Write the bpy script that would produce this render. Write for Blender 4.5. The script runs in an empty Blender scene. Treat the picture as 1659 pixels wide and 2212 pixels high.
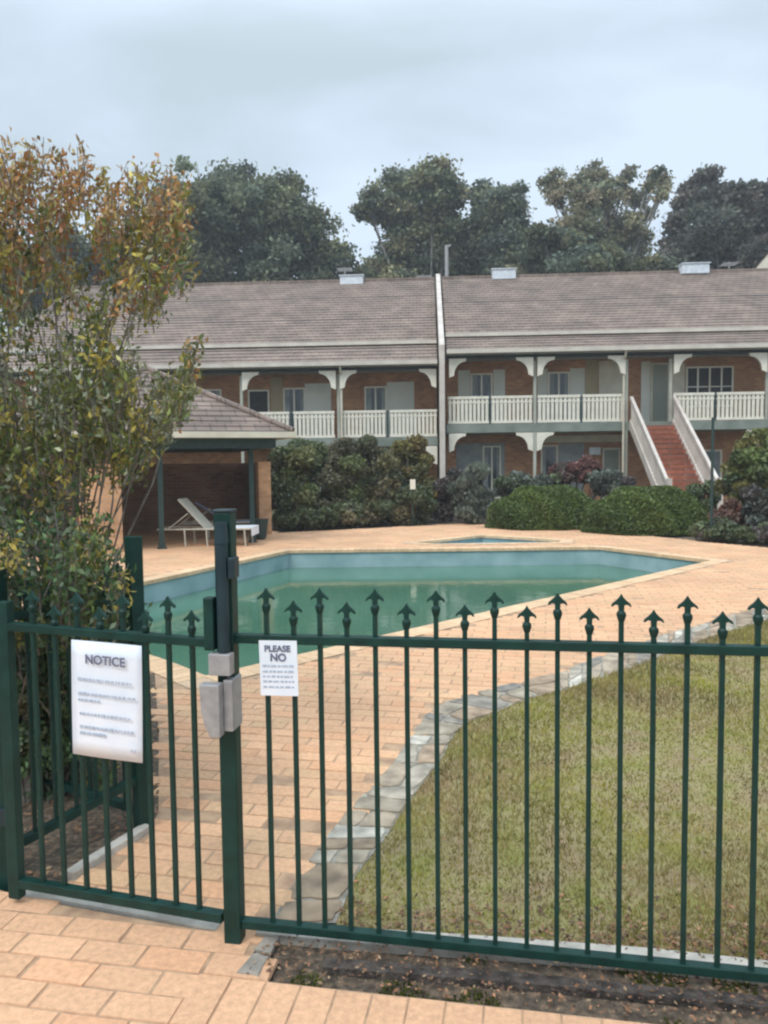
import bpy, math, random
import numpy as np
from mathutils import Vector, Matrix
from mathutils.geometry import tessellate_polygon

sc = bpy.context.scene
C = sc.collection
rng = np.random.default_rng(7)
random.seed(7)

# ---------------------------------------------------------------- camera
CAM = np.array([0.0, 0.0, 1.66]); FPX = 1662.0; PW, PH = 1659.0, 2212.0
pitch = math.radians(3.65); roll = 0.0115
Fv = np.array([0, math.cos(pitch), -math.sin(pitch)])
R0 = np.array([1.0, 0, 0]); U0 = np.cross(R0, Fv)
Uv = U0*math.cos(roll) + R0*math.sin(roll)
Rv = R0*math.cos(roll) - U0*math.sin(roll)
cam = bpy.data.cameras.new('camera'); cam_o = bpy.data.objects.new('camera', cam); C.objects.link(cam_o)
cam.sensor_fit = 'VERTICAL'; cam.sensor_height = 24.0; cam.lens = FPX/PH*24.0
cam.clip_start = 0.05; cam.clip_end = 2000
M = Matrix.Identity(4)
for i in range(3):
    M[i][0] = Rv[i]; M[i][1] = Uv[i]; M[i][2] = -Fv[i]; M[i][3] = CAM[i]
cam_o.matrix_world = M
sc.camera = cam_o
sc.cycles.filter_width = 2.3

# ---------------------------------------------------------------- light
sc.view_settings.view_transform = 'Standard'; sc.view_settings.look = 'None'
sc.view_settings.exposure = 0.12; sc.view_settings.gamma = 1.0
SUN_EL, SUN_AZ = math.radians(52), math.radians(215)
sun = bpy.data.lights.new('sun', 'SUN'); sun.energy = 1.5; sun.angle = math.radians(18); sun.color = (1, .95, .88)
sun_o = bpy.data.objects.new('sun', sun); C.objects.link(sun_o)
sd = Vector((math.sin(SUN_AZ)*math.cos(SUN_EL), math.cos(SUN_AZ)*math.cos(SUN_EL), math.sin(SUN_EL)))
sun_o.rotation_euler = sd.to_track_quat('Z', 'Y').to_euler()
sun_o.location = (0, 0, 40)

W = bpy.data.worlds.new('World'); sc.world = W; W.use_nodes = True
nt = W.node_tree; nt.nodes.clear()
def wn(t, **k):
    n = nt.nodes.new(t)
    for a, b in k.items(): setattr(n, a, b)
    return n
L = nt.links.new
out = wn('ShaderNodeOutputWorld'); bg = wn('ShaderNodeBackground'); bg.inputs[1].default_value = 0.130
sky = wn('ShaderNodeTexSky'); sky.sky_type = 'NISHITA'; sky.sun_disc = False
sky.sun_elevation = SUN_EL; sky.sun_rotation = SUN_AZ
tc = wn('ShaderNodeTexCoord'); sep = wn('ShaderNodeSeparateXYZ'); L(tc.outputs['Generated'], sep.inputs[0])
zc = wn('ShaderNodeMath', operation='MAXIMUM'); L(sep.outputs[2], zc.inputs[0]); zc.inputs[1].default_value = 0.0
za = wn('ShaderNodeMath', operation='ADD'); L(zc.outputs[0], za.inputs[0]); za.inputs[1].default_value = 0.35
dv = wn('ShaderNodeVectorMath', operation='DIVIDE'); L(tc.outputs['Generated'], dv.inputs[0])
cb = wn('ShaderNodeCombineXYZ')
for i in range(3): L(za.outputs[0], cb.inputs[i])
L(cb.outputs[0], dv.inputs[1])
mp = wn('ShaderNodeMapping'); mp.inputs['Scale'].default_value = (1.0, 1.7, 0.0); mp.inputs['Location'].default_value = (3.3, 1.2, 0)
L(dv.outputs[0], mp.inputs[0])
nz = wn('ShaderNodeTexNoise'); nz.inputs['Scale'].default_value = 1.5; nz.inputs['Detail'].default_value = 5.0
nz.inputs['Roughness'].default_value = 0.48; nz.inputs['Distortion'].default_value = 0.3
L(mp.outputs[0], nz.inputs['Vector'])
cr = wn('ShaderNodeValToRGB'); e = cr.color_ramp.elements
e[0].position = 0.38; e[0].color = (0.47, 0.565, 0.625, 1); e[1].position = 0.60; e[1].color = (0.63, 0.735, 0.85, 1)
m_ = cr.color_ramp.elements.new(0.5); m_.color = (0.555, 0.655, 0.775, 1)
L(nz.outputs[0], cr.inputs[0])
# cloud cover brightens towards the zenith, as under any overcast sky
gz = wn('ShaderNodeMapRange'); gz.inputs[1].default_value = 0.45; gz.inputs[2].default_value = 1.0
gz.inputs[3].default_value = 9.0; gz.inputs[4].default_value = 26.0; L(sep.outputs[2], gz.inputs[0])
sc_ = wn('ShaderNodeVectorMath', operation='SCALE'); L(cr.outputs[0], sc_.inputs[0]); L(gz.outputs[0], sc_.inputs[3])
mx = wn('ShaderNodeMix', data_type='RGBA'); mx.inputs[0].default_value = 0.93
L(sky.outputs[0], mx.inputs[6]); L(sc_.outputs[0], mx.inputs[7])
L(mx.outputs[2], bg.inputs[0]); L(bg.outputs[0], out.inputs[0])

# ---------------------------------------------------------------- tracing helpers (photo pixel -> point on a real surface)
def ray(x, y):
    d = Fv + Rv*(x-PW/2)/FPX - Uv*(y-PH/2)/FPX
    return d
def G(x, y, z=0.0):
    d = ray(x, y); t = (z-CAM[2])/d[2]; p = CAM+d*t
    return (p[0], p[1])
def D(x, y, dist):
    d = ray(x, y); t = dist/d[1]; p = CAM+d*t
    return np.array(p)
def plane(x, y, o, n):
    d = ray(x, y); t = np.dot(np.array(o)-CAM, n)/np.dot(d, n)
    return CAM+d*t

# ---------------------------------------------------------------- object helpers
def tag(o, label=None, cat=None, group=None, kind=None):
    if label: o['label'] = label
    if cat: o['category'] = cat
    if group: o['group'] = group
    if kind: o['kind'] = kind
    return o
def empty(name, loc=(0, 0, 0), rz=0.0):
    o = bpy.data.objects.new(name, None); C.objects.link(o); o.location = loc; o.rotation_euler = (0, 0, rz)
    o.empty_display_size = .1
    return o
def copy_tree(o, parent=None):
    c = o.copy(); C.objects.link(c); c.parent = parent
    for ch in list(o.children): copy_tree(ch, c)
    return c

class MB:
    def __init__(s): s.v = []; s.f = []; s.uv = []
    def add(s, vs, fs):
        n = len(s.v); s.v += [tuple(map(float, p)) for p in vs]; s.f += [tuple(n+i for i in f) for f in fs]
        return s
    def box(s, x0, x1, y0, y1, z0, z1):
        return s.add([(x0,y0,z0),(x1,y0,z0),(x1,y1,z0),(x0,y1,z0),(x0,y0,z1),(x1,y0,z1),(x1,y1,z1),(x0,y1,z1)],
                     [(0,3,2,1),(4,5,6,7),(0,1,5,4),(1,2,6,5),(2,3,7,6),(3,0,4,7)])
    def bar(s, a, b, w, h=None, up=(0, 0, 1)):
        a = Vector(a); b = Vector(b); h = h or w
        d = (b-a).normalized(); u = Vector(up)
        if abs(d.dot(u)) > .99: u = Vector((0, 1, 0))
        r = d.cross(u).normalized(); u = r.cross(d).normalized()
        r = r*w/2; u = u*h/2
        vs = [a-r-u, a+r-u, a+r+u, a-r+u, b-r-u, b+r-u, b+r+u, b-r+u]
        return s.add(vs, [(0,3,2,1),(4,5,6,7),(0,1,5,4),(1,2,6,5),(2,3,7,6),(3,0,4,7)])
    def tube(s, pts, rad, n=6, cap=True):
        rings = []; base = len(s.v); pts = [Vector(p) for p in pts]
        for i, p in enumerate(pts):
            d = (pts[min(i+1, len(pts)-1)]-pts[max(i-1, 0)]).normalized()
            u = Vector((0, 0, 1)) if abs(d.z) < .9 else Vector((0, 1, 0))
            r = d.cross(u).normalized(); u = r.cross(d)
            k = rad[i] if hasattr(rad, '__len__') else rad
            for j in range(n):
                a = 2*math.pi*j/n
                s.v.append(tuple(p+(r*math.cos(a)+u*math.sin(a))*k))
        for i in range(len(pts)-1):
            for j in range(n):
                s.f.append((base+i*n+j, base+i*n+(j+1) % n, base+(i+1)*n+(j+1) % n, base+(i+1)*n+j))
        if cap:
            s.f.append(tuple(base+j for j in range(n-1, -1, -1))); k = base+(len(pts)-1)*n
            s.f.append(tuple(k+j for j in range(n)))
        return s
    def prism(s, poly, axis, a0, a1):
        # poly: 2-D outline; axis 0 -> outline in (y,z), 1 -> (x,z), 2 -> (x,y)
        def P(p, a): return (a, p[0], p[1]) if axis == 0 else (p[0], a, p[1]) if axis == 1 else (p[0], p[1], a)
        n = len(poly); base = len(s.v)
        s.v += [P(p, a0) for p in poly]+[P(p, a1) for p in poly]
        s.f += [tuple(base+i for i in range(n)), tuple(base+n+i for i in range(n-1, -1, -1))]
        for i in range(n): s.f.append((base+i, base+(i+1) % n, base+n+(i+1) % n, base+n+i))
        return s
    def build(s, name, mat, parent=None, smooth=False, bevel=0):
        me = bpy.data.meshes.new(name); me.from_pydata([tuple(map(float, p)) for p in s.v], [], s.f)
        me.materials.append(mat)
        import bmesh
        bm = bmesh.new(); bm.from_mesh(me); bmesh.ops.recalc_face_normals(bm, faces=bm.faces); bm.to_mesh(me); bm.free()
        if smooth: me.polygons.foreach_set('use_smooth', [True]*len(me.polygons))
        o = bpy.data.objects.new(name, me); C.objects.link(o); o.parent = parent
        if bevel:
            b = o.modifiers.new('bevel', 'BEVEL'); b.width = bevel; b.segments = 2; b.limit_method = 'ANGLE'
        return o

def flat(name, poly, z, mat, holes=(), parent=None, kind='structure'):
    loops = [[Vector((p[0], p[1], 0)) for p in poly]]+[[Vector((p[0], p[1], 0)) for p in h] for h in holes]
    tris = tessellate_polygon(loops); vs = [v for l in loops for v in l]
    me = bpy.data.meshes.new(name); me.from_pydata([(v.x, v.y, z) for v in vs], [], [tuple(t) for t in tris])
    me.materials.append(mat)
    import bmesh
    bm = bmesh.new(); bm.from_mesh(me)
    for f in bm.faces:
        f.normal_update()
        if f.normal.z < 0: f.normal_flip()
    bm.to_mesh(me); bm.free()
    o = bpy.data.objects.new(name, me); C.objects.link(o); o.parent = parent
    if kind: o['kind'] = kind
    return o

def fast_quads(name, V, col, mat, parent=None, ngon=4):
    """V: (N, ngon, 3) vertices of N faces; col: (N,3)"""
    N = len(V); me = bpy.data.meshes.new(name)
    me.vertices.add(N*ngon); me.vertices.foreach_set('co', V.astype(np.float32).ravel())
    me.loops.add(N*ngon); me.loops.foreach_set('vertex_index', np.arange(N*ngon, dtype=np.int32))
    me.polygons.add(N); me.polygons.foreach_set('loop_start', np.arange(0, N*ngon, ngon, dtype=np.int32))
    me.polygons.foreach_set('loop_total', np.full(N, ngon, dtype=np.int32))
    me.update(calc_edges=True)
    at = me.color_attributes.new('Col', 'FLOAT_COLOR', 'POINT')
    c4 = np.ones((N, ngon, 4), np.float32); c4[:, :, :3] = np.clip(col, 0, 1)[:, None, :]
    at.data.foreach_set('color', c4.ravel())
    me.materials.append(mat)
    o = bpy.data.objects.new(name, me); C.objects.link(o); o.parent = parent
    return o

def unit(a): return a/np.maximum(np.linalg.norm(a, axis=1, keepdims=True), 1e-9)
def leaf_arrays(c, ln, wd, axis=None, spread=1.0):
    N = len(c); a = rng.normal(size=(N, 3))
    if axis is not None: a = unit(axis+a*spread*.5)
    a = unit(a); b = unit(np.cross(a, rng.normal(size=(N, 3)))); n = np.cross(a, b)
    ln = np.broadcast_to(ln, (N,))[:, None]; wd = np.broadcast_to(wd, (N,))[:, None]
    a = a*ln/2; b = b*wd/2; k = n*wd*.18
    return np.stack([c-a, c+b*1+k-a*.1, c+a, c-b+k-a*.1], axis=1)

def inpoly(x, y, poly):
    x = np.asarray(x); y = np.asarray(y); r = np.zeros(x.shape, bool); n = len(poly)
    for i in range(n):
        x0, y0 = poly[i]; x1, y1 = poly[(i+1) % n]
        if y0 == y1: continue
        c = ((y0 > y) != (y1 > y)) & (x < (x1-x0)*(y-y0)/(y1-y0)+x0)
        r ^= c
    return r
def area(p): return sum(p[i][0]*p[(i+1) % len(p)][1]-p[(i+1) % len(p)][0]*p[i][1] for i in range(len(p)))/2
def offset(poly, d):
    if area(poly) < 0: poly = poly[::-1]
    n = len(poly); res = []
    for i in range(n):
        p0, p1, p2 = Vector(poly[i-1]), Vector(poly[i]), Vector(poly[(i+1) % n])
        a = (p1-p0).normalized(); b = (p2-p1).normalized()
        na = Vector((a.y, -a.x)); nb = Vector((b.y, -b.x)); m = (na+nb)
        m = m/max(m.length_squared, .25)*2
        res.append((p1.x+m.x*d/1, p1.y+m.y*d/1))
    return res

# ---------------------------------------------------------------- materials
def newmat(name):
    m = bpy.data.materials.new(name); m.use_nodes = True; return m, m.node_tree, m.node_tree.nodes['Principled BSDF']
def noisy(name, c1, c2, rough=.7, scale=6, bump=.0, bscale=60, detail=5, metal=0, spec=.5, c3=None, lo=.35, hi=.65):
    m, t, p = newmat(name); N = t.nodes.new; K = t.links.new
    tc = N('ShaderNodeTexCoord'); n = N('ShaderNodeTexNoise'); n.inputs['Scale'].default_value = scale; n.inputs['Detail'].default_value = detail
    K(tc.outputs['Object'], n.inputs['Vector']); r = N('ShaderNodeValToRGB'); K(n.outputs[0], r.inputs[0])
    r.color_ramp.elements[0].position = lo; r.color_ramp.elements[0].color = (*c1, 1)
    r.color_ramp.elements[1].position = hi; r.color_ramp.elements[1].color = (*c2, 1)
    if c3: r.color_ramp.elements.new((lo+hi)/2).color = (*c3, 1)
    K(r.outputs[0], p.inputs['Base Color']); p.inputs['Roughness'].default_value = rough; p.inputs['Metallic'].default_value = metal
    p.inputs['Specular IOR Level'].default_value = spec
    if bump:
        b = N('ShaderNodeBump'); n2 = N('ShaderNodeTexNoise'); n2.inputs['Scale'].default_value = bscale; n2.inputs['Detail'].default_value = 4
        K(tc.outputs['Object'], n2.inputs['Vector']); K(n2.outputs[0], b.inputs['Height']); b.inputs['Strength'].default_value = bump
        b.inputs['Distance'].default_value = .02; K(b.outputs[0], p.inputs['Normal'])
    return m
def brickmat(name, c1, c2, mortar, bw=.24, bh=.086, ms=.01, vert=True, rough=.85, var=None):
    m, t, p = newmat(name); N = t.nodes.new; K = t.links.new
    tc = N('ShaderNodeTexCoord'); s = N('ShaderNodeSeparateXYZ'); K(tc.outputs['Object'], s.inputs[0]); c = N('ShaderNodeCombineXYZ')
    if vert:
        a = N('ShaderNodeMath'); K(s.outputs[0], a.inputs[0]); K(s.outputs[1], a.inputs[1]); K(a.outputs[0], c.inputs[0]); K(s.outputs[2], c.inputs[1])
    else:
        K(s.outputs[0], c.inputs[0]); K(s.outputs[1], c.inputs[1])
    b = N('ShaderNodeTexBrick'); K(c.outputs[0], b.inputs[0]); b.inputs['Color1'].default_value = (*c1, 1); b.inputs['Color2'].default_value = (*c2, 1)
    b.inputs['Mortar'].default_value = (*mortar, 1); b.inputs['Scale'].default_value = 1; b.inputs['Brick Width'].default_value = bw
    b.inputs['Row Height'].default_value = bh; b.inputs['Mortar Size'].default_value = ms; b.inputs['Bias'].default_value = 0
    n = N('ShaderNodeTexNoise'); n.inputs['Scale'].default_value = 1.3; n.inputs['Detail'].default_value = 6; K(tc.outputs['Object'], n.inputs['Vector'])
    mr = N('ShaderNodeMapRange'); mr.inputs[1].default_value = .3; mr.inputs[2].default_value = .7; mr.inputs[3].default_value = .72; mr.inputs[4].default_value = 1.2
    K(n.outputs[0], mr.inputs[0]); v = N('ShaderNodeVectorMath'); v.operation = 'SCALE'; K(b.outputs[0], v.inputs[0]); K(mr.outputs[0], v.inputs[3])
    K(v.outputs[0], p.inputs['Base Color']); p.inputs['Roughness'].default_value = rough
    bu = N('ShaderNodeBump'); bu.inputs['Strength'].default_value = .6; bu.inputs['Distance'].default_value = .01; bu.invert = True
    K(b.outputs['Fac'], bu.inputs['Height']); K(bu.outputs[0], p.inputs['Normal'])
    return m
def attrmat(name, rough=.8, bump=0, bscale=90, var=.25, vscale=3, trans=0, spec=.3):
    m, t, p = newmat(name); N = t.nodes.new; K = t.links.new
    a = N('ShaderNodeAttribute'); a.attribute_name = 'Col'; tc = N('ShaderNodeTexCoord')
    n = N('ShaderNodeTexNoise'); n.inputs['Scale'].default_value = vscale; n.inputs['Detail'].default_value = 6; K(tc.outputs['Object'], n.inputs['Vector'])
    mr = N('ShaderNodeMapRange'); mr.inputs[1].default_value = .3; mr.inputs[2].default_value = .7; mr.inputs[3].default_value = 1-var; mr.inputs[4].default_value = 1+var
    K(n.outputs[0], mr.inputs[0]); v = N('ShaderNodeVectorMath'); v.operation = 'SCALE'; K(a.outputs[0], v.inputs[0]); K(mr.outputs[0], v.inputs[3])
    K(v.outputs[0], p.inputs['Base Color']); p.inputs['Roughness'].default_value = rough; p.inputs['Specular IOR Level'].default_value = spec
    if bump:
        b = N('ShaderNodeBump'); n2 = N('ShaderNodeTexNoise'); n2.inputs['Scale'].default_value = bscale; n2.inputs['Detail'].default_value = 5
        K(tc.outputs['Object'], n2.inputs['Vector']); K(n2.outputs[0], b.inputs['Height']); b.inputs['Strength'].default_value = bump; b.inputs['Distance'].default_value = .01
        K(b.outputs[0], p.inputs['Normal'])
    if trans:
        tr = N('ShaderNodeBsdfTranslucent'); K(v.outputs[0], tr.inputs[0]); ms = N('ShaderNodeMixShader'); ms.inputs[0].default_value = trans
        o = t.nodes['Material Output']; K(p.outputs[0], ms.inputs[1]); K(tr.outputs[0], ms.inputs[2]); K(ms.outputs[0], o.inputs[0])
    return m

MT = {}
MT['fence'] = noisy('green_paint', (.003, .027, .021), (.006, .042, .033), rough=.5, scale=14, bump=.12, bscale=110, spec=.3)
MT['navy'] = noisy('dark_plastic', (.006, .022, .03), (.01, .035, .045), rough=.45, scale=10)
MT['dgreen'] = noisy('dark_green_steel', (.012, .035, .032), (.02, .05, .045), rough=.5, scale=10)
MT['galv'] = noisy('grey_metal', (.30, .29, .29), (.40, .39, .385), rough=.5, scale=25, bump=.05, metal=.25)
MT['paper'] = noisy('laminated_paper', (.76, .82, .90), (.84, .88, .94), rough=.25, scale=9)
MT['ink'] = noisy('faded_ink', (.10, .11, .17), (.17, .18, .26), rough=.6, scale=60)
MT['ink2'] = noisy('pale_ink', (.36, .42, .52), (.52, .58, .68), rough=.6, scale=90)
MT['soil'] = noisy('mulch', (.055, .036, .024), (.26, .17, .11), rough=.95, scale=34, bump=1, bscale=60, c3=(.11, .085, .058), lo=.3, hi=.72, detail=9)
MT['ground'] = noisy('dry_ground', (.10, .10, .045), (.17, .15, .08), rough=.95, scale=1.5, bump=.4)
MT['grout'] = noisy('sand_joint', (.32, .20, .125), (.50, .33, .20), rough=.95, scale=12)
MT['lawn'] = noisy('turf', (.30, .22, .12), (.24, .235, .065), rough=.95, scale=4.5, bump=.8, bscale=70, c3=(.31, .26, .12), detail=9)
MT['conc'] = noisy('pale_concrete', (.36, .33, .28), (.55, .51, .44), rough=.9, scale=9, bump=.3)
MT['paver'] = attrmat('clay_paver', rough=.85, bump=.35, bscale=160, var=.13, vscale=1.1)
def stain(m, scale, lo, hi, a, b):
    t = m.node_tree; N = t.nodes.new; K = t.links.new; p = t.nodes['Principled BSDF']; src = p.inputs['Base Color'].links[0].from_socket
    n = N('ShaderNodeTexNoise'); n.inputs['Scale'].default_value = scale; n.inputs['Detail'].default_value = 8; n.inputs['Roughness'].default_value = .65; tc = N('ShaderNodeTexCoord'); K(tc.outputs['Object'], n.inputs['Vector'])
    mr = N('ShaderNodeMapRange'); mr.inputs[1].default_value = lo; mr.inputs[2].default_value = hi; mr.inputs[3].default_value = a; mr.inputs[4].default_value = b; K(n.outputs[0], mr.inputs[0])
    v = N('ShaderNodeVectorMath'); v.operation = 'SCALE'; K(src, v.inputs[0]); K(mr.outputs[0], v.inputs[3]); K(v.outputs[0], p.inputs['Base Color'])
stain(MT['paver'], 42, .3, .7, .80, 1.16); stain(MT['paver'], 5, .25, .45, .82, 1.0)
MT['stone'] = attrmat('border_stone', rough=.85, bump=.9, bscale=22, var=.40, vscale=9)
MT['leaf'] = attrmat('leaf', rough=.45, var=.15, vscale=4, trans=.25, spec=.4)
MT['farleaf'] = attrmat('tree_leaf', rough=.7, var=.3, vscale=.25, trans=.3, spec=.2)
MT['grass'] = attrmat('grass_blade', rough=.7, var=.35, vscale=2.2, trans=.45, spec=.2)
MT['litter'] = attrmat('dead_leaf', rough=.8, var=.2, vscale=9)
MT['bark'] = noisy('bark', (.10, .085, .07), (.26, .23, .20), rough=.9, scale=12, bump=.6)
MT['gumbark'] = noisy('gum_bark', (.09, .085, .075), (.22, .21, .19), rough=.85, scale=1.5, bump=.3)
MT['poolwall'] = noisy('pool_plaster', (.20, .33, .34), (.33, .47, .48), rough=.6, scale=2.0, bump=.1, detail=7)
MT['cream'] = noisy('cream_paint', (.56, .51, .40), (.68, .63, .51), rough=.6, scale=3)
MT['white'] = noisy('white_paint', (.70, .66, .54), (.80, .76, .64), rough=.55, scale=4)
MT['offw'] = noisy('pinkish_render', (.50, .44, .38), (.64, .57, .50), rough=.7, scale=2, bump=.1)
MT['gutter'] = noisy('gutter_paint', (.52, .47, .40), (.64, .59, .50), rough=.5, scale=2)
MT['brick'] = brickmat('red_brick', (.36, .14, .06), (.54, .25, .11), (.38, .28, .19))
MT['brick2'] = brickmat('orange_brick', (.50, .27, .13), (.66, .38, .20), (.48, .36, .26), ms=.008)
MT['brick_shade'] = brickmat('shaded_brick', (.22, .11, .065), (.31, .17, .105), (.24, .18, .14))  # pavilion half wall: shade under its roof is put into this darker brick colour
MT['tread'] = brickmat('brick_tread', (.30, .085, .045), (.42, .14, .075), (.2, .12, .09), bw=.12, bh=.2)
MT['tile'] = brickmat('roof_tile', (.205, .152, .120), (.258, .192, .153), (.12, .09, .075), bw=.30, bh=.33, ms=.012, vert=False, rough=.75)
stain(MT['tile'], .5, .3, .7, .82, 1.18)
MT['tile2'] = brickmat('pavilion_tile', (.185, .138, .110), (.24, .175, .14), (.10, .075, .06), bw=.30, bh=.30, ms=.012, vert=False, rough=.75)
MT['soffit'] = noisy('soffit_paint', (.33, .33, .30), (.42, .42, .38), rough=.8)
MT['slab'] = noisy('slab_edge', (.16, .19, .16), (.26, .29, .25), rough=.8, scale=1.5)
MT['postp'] = noisy('post_paint', (.34, .35, .29), (.44, .44, .37), rough=.7, scale=2)
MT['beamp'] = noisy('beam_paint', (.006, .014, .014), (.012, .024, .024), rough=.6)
MT['panel'] = noisy('cream_panel', (.58, .58, .50), (.68, .68, .60), rough=.7, scale=1)
MT['door'] = noisy('ochre_door', (.34, .27, .15), (.42, .33, .19), rough=.5, scale=1)
MT['gdoor'] = noisy('grey_green_door', (.20, .22, .18), (.27, .29, .24), rough=.5, scale=1)
MT['curtain'] = noisy('net_curtain', (.20, .22, .23), (.32, .34, .34), rough=.9, scale=3)
MT['dark'] = noisy('dark_interior', (.012, .014, .016), (.03, .034, .036), rough=.6)
MT['sling'] = noisy('beige_sling', (.40, .38, .31), (.50, .47, .39), rough=.8, scale=12)
MT['towel'] = noisy('grey_towel', (.12, .12, .17), (.20, .20, .27), rough=.95, scale=9)
MT['wtowel'] = noisy('white_towel', (.62, .66, .68), (.78, .80, .82), rough=.95, scale=9)
MT['zinc'] = noisy('pale_zinc', (.56, .60, .64), (.70, .74, .78), rough=.5)
m, t, p = newmat('window_glass'); p.inputs['Base Color'].default_value = (.05, .065, .075, 1); p.inputs['Roughness'].default_value = .08
MT['glass'] = m
# pool water: murky green, glossy
m, t, p = newmat('pool_water'); N = t.nodes.new; K = t.links.new
tcw = N('ShaderNodeTexCoord'); n = N('ShaderNodeTexNoise'); n.inputs['Scale'].default_value = .35; n.inputs['Detail'].default_value = 4
K(tcw.outputs['Object'], n.inputs['Vector']); r = N('ShaderNodeValToRGB'); K(n.outputs[0], r.inputs[0])
r.color_ramp.elements[0].position = .35; r.color_ramp.elements[0].color = (.055, .140, .088, 1)
r.color_ramp.elements[1].position = .65; r.color_ramp.elements[1].color = (.085, .185, .125, 1)
K(r.outputs[0], p.inputs['Base Color']); p.inputs['Roughness'].default_value = .06; p.inputs['IOR'].default_value = 1.33
n2 = N('ShaderNodeTexNoise'); n2.inputs['Scale'].default_value = 5; n2.inputs['Detail'].default_value = 3; K(tcw.outputs['Object'], n2.inputs['Vector'])
b = N('ShaderNodeBump'); b.inputs['Strength'].default_value = .12; b.inputs['Distance'].default_value = .02; K(n2.outputs[0], b.inputs['Height']); K(b.outputs[0], p.inputs['Normal'])
MT['water'] = m
m2 = m.copy(); m2.name = 'clear_shallow_water'; rr = [q for q in m2.node_tree.nodes if q.type == 'VALTORGB'][0]
rr.color_ramp.elements[0].color = (.14, .30, .34, 1); rr.color_ramp.elements[1].color = (.20, .38, .42, 1); MT['water2'] = m2

# ================================================================= ground, pool, paving
POOL = [(-1.85, 14.75), (4.15, 14.72), (5.40, 12.55), (-1.42, 5.93), (-1.86, 6.42), (-3.9, 8.4), (-4.0, 9.9), (-3.40, 11.1)]
SPA = [(0.62, 15.9), (2.2, 17.35), (3.75, 16.1), (3.6, 15.62), (1.05, 15.62)]
POOLC, SPAC = offset(POOL, .0), offset(SPA, .0)

flat('ground', [(-300, -60), (300, -60), (300, 500), (-300, 500)], -.05, MT['ground'], holes=[offset(POOL, .06), offset(SPA, .06)])

gate_l = G(60, 1938); gate_r = G(490, 2016)
DECK = [G(50, 1915), G(130, 1912), G(190, 1878), G(318, 1798), (-1.10, 3.6), (-1.42, 4.7), (-1.86, 6.1), (-2.4, 5.6), (-3.6, 6.4), (-5.2, 7.6), (-6.5, 9), (-9.5, 11), (-9.5, 20.2),
        (-3.2, 20.2), G(600, 1151), G(1000, 1131), G(1330, 1149), G(1500, 1168), G(1659, 1184), (9.5, 12.2), (16, 9.5), (16, 6.6)]
stone_in = [(585, 1992), (646, 1886), (700, 1812), (765, 1735), (810, 1690), (854, 1642), (892, 1580), (927, 1534), (965, 1515), (1015, 1500), (1093, 1478), (1161, 1466), (1224, 1446), (1281, 1420), (1337, 1402), (1412, 1376), (1487, 1357), (1562, 1333), (1659, 1308)]
stone_out = [(726, 1992), (770, 1886), (830, 1812), (872, 1748), (905, 1700), (951, 1642), (985, 1580), (1015, 1557), (1074, 1537), (1110, 1520), (1149, 1507), (1190, 1497), (1224, 1489), (1281, 1468), (1337, 1451), (1412, 1423), (1487, 1394), (1562, 1368), (1659, 1338)]
SI = [G(*p) for p in stone_in]; SO = [G(*p) for p in stone_out]
SI += [(SI[-1][0]+2, SI[-1][1]+.85), (16, SI[-1][1]+1.6)]; SO += [(SO[-1][0]+2, SO[-1][1]+.85), (16, SO[-1][1]+1.6)]
DECK = DECK[:-1]+[SI[-1]]+SI[-2::-1]+[G(560, 2026), G(500, 2005)]
flat('deck_bedding', DECK, -.0028, MT['grout'], holes=[POOLC, SPAC])

def pavers(name, keep, bbox, ang, org, base, tops, hl=.23, wl=.115, g=.0017):
    ca, sa = math.cos(ang), math.sin(ang)
    pts = [((x-org[0])*ca+(y-org[1])*sa, -(x-org[0])*sa+(y-org[1])*ca) for x in (bbox[0], bbox[2]) for y in (bbox[1], bbox[3])]
    u0, u1 = min(p[0] for p in pts), max(p[0] for p in pts); v0, v1 = min(p[1] for p in pts), max(p[1] for p in pts)
    jj = np.arange(math.floor(v0/wl), math.ceil(v1/wl)); ii = np.arange(math.floor(u0/hl)-1, math.ceil(u1/hl)+1)
    I, J = np.meshgrid(ii, jj); sh = np.where(J % 2 == 0, 0, .5)+rng.normal(0, .012, I.shape)
    u = (I+sh+.5)*hl; v = (J+.5)*wl
    x = org[0]+u*ca-v*sa; y = org[1]+u*sa+v*ca
    k = keep(x, y); u, v, x, y = u[k], v[k], x[k], y[k]; N = len(u)
    a = hl/2-g; b = wl/2-g; c = .0035; hz = rng.normal(0, .0012, N); tw = rng.normal(0, .008, N)
    def ring(a, b, z):
        r = []
        for sx, sy in ((-1, -1), (1, -1), (1, 1), (-1, 1)):
            du = sx*a; dv_ = sy*b; uu = u+du-dv_*tw; vv = v+dv_+du*tw
            r.append(np.stack([org[0]+uu*ca-vv*sa, org[1]+uu*sa+vv*ca, z+hz+rng.normal(0, .0006, N)], 1))
        return r
    t_ = ring(a-c, b-c, 0.0); o_ = ring(a, b, -.009)
    F = [np.stack(t_, 1)]+[np.stack([o_[i], o_[(i+1) % 4], t_[(i+1) % 4], t_[i]], 1) for i in range(4)]
    base = np.array(base); kk = rng.random((N, 1)); col = base*(1+rng.normal(0, .035, (N, 1)))
    col = np.where(kk < .15, col*np.array([1.02, .96, .93]), col); col = np.where(kk > .82, col*np.array([.95, 1.0, .98]), col)
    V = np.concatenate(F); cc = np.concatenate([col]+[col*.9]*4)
    return V, cc
BASE = (.67, .395, .228)
P1 = offset(POOL, .245); P2 = offset(SPA, .245)
V, cc = pavers('paving', lambda x, y: inpoly(x, y, DECK) & ~inpoly(x, y, P1) & ~inpoly(x, y, P2), (-9.5, 2.4, 16, 21.5), math.radians(-12), (-.5, 2.7), BASE, None)
o = fast_quads('pool_deck', V, cc, MT['paver']); o['kind'] = 'structure'

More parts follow.
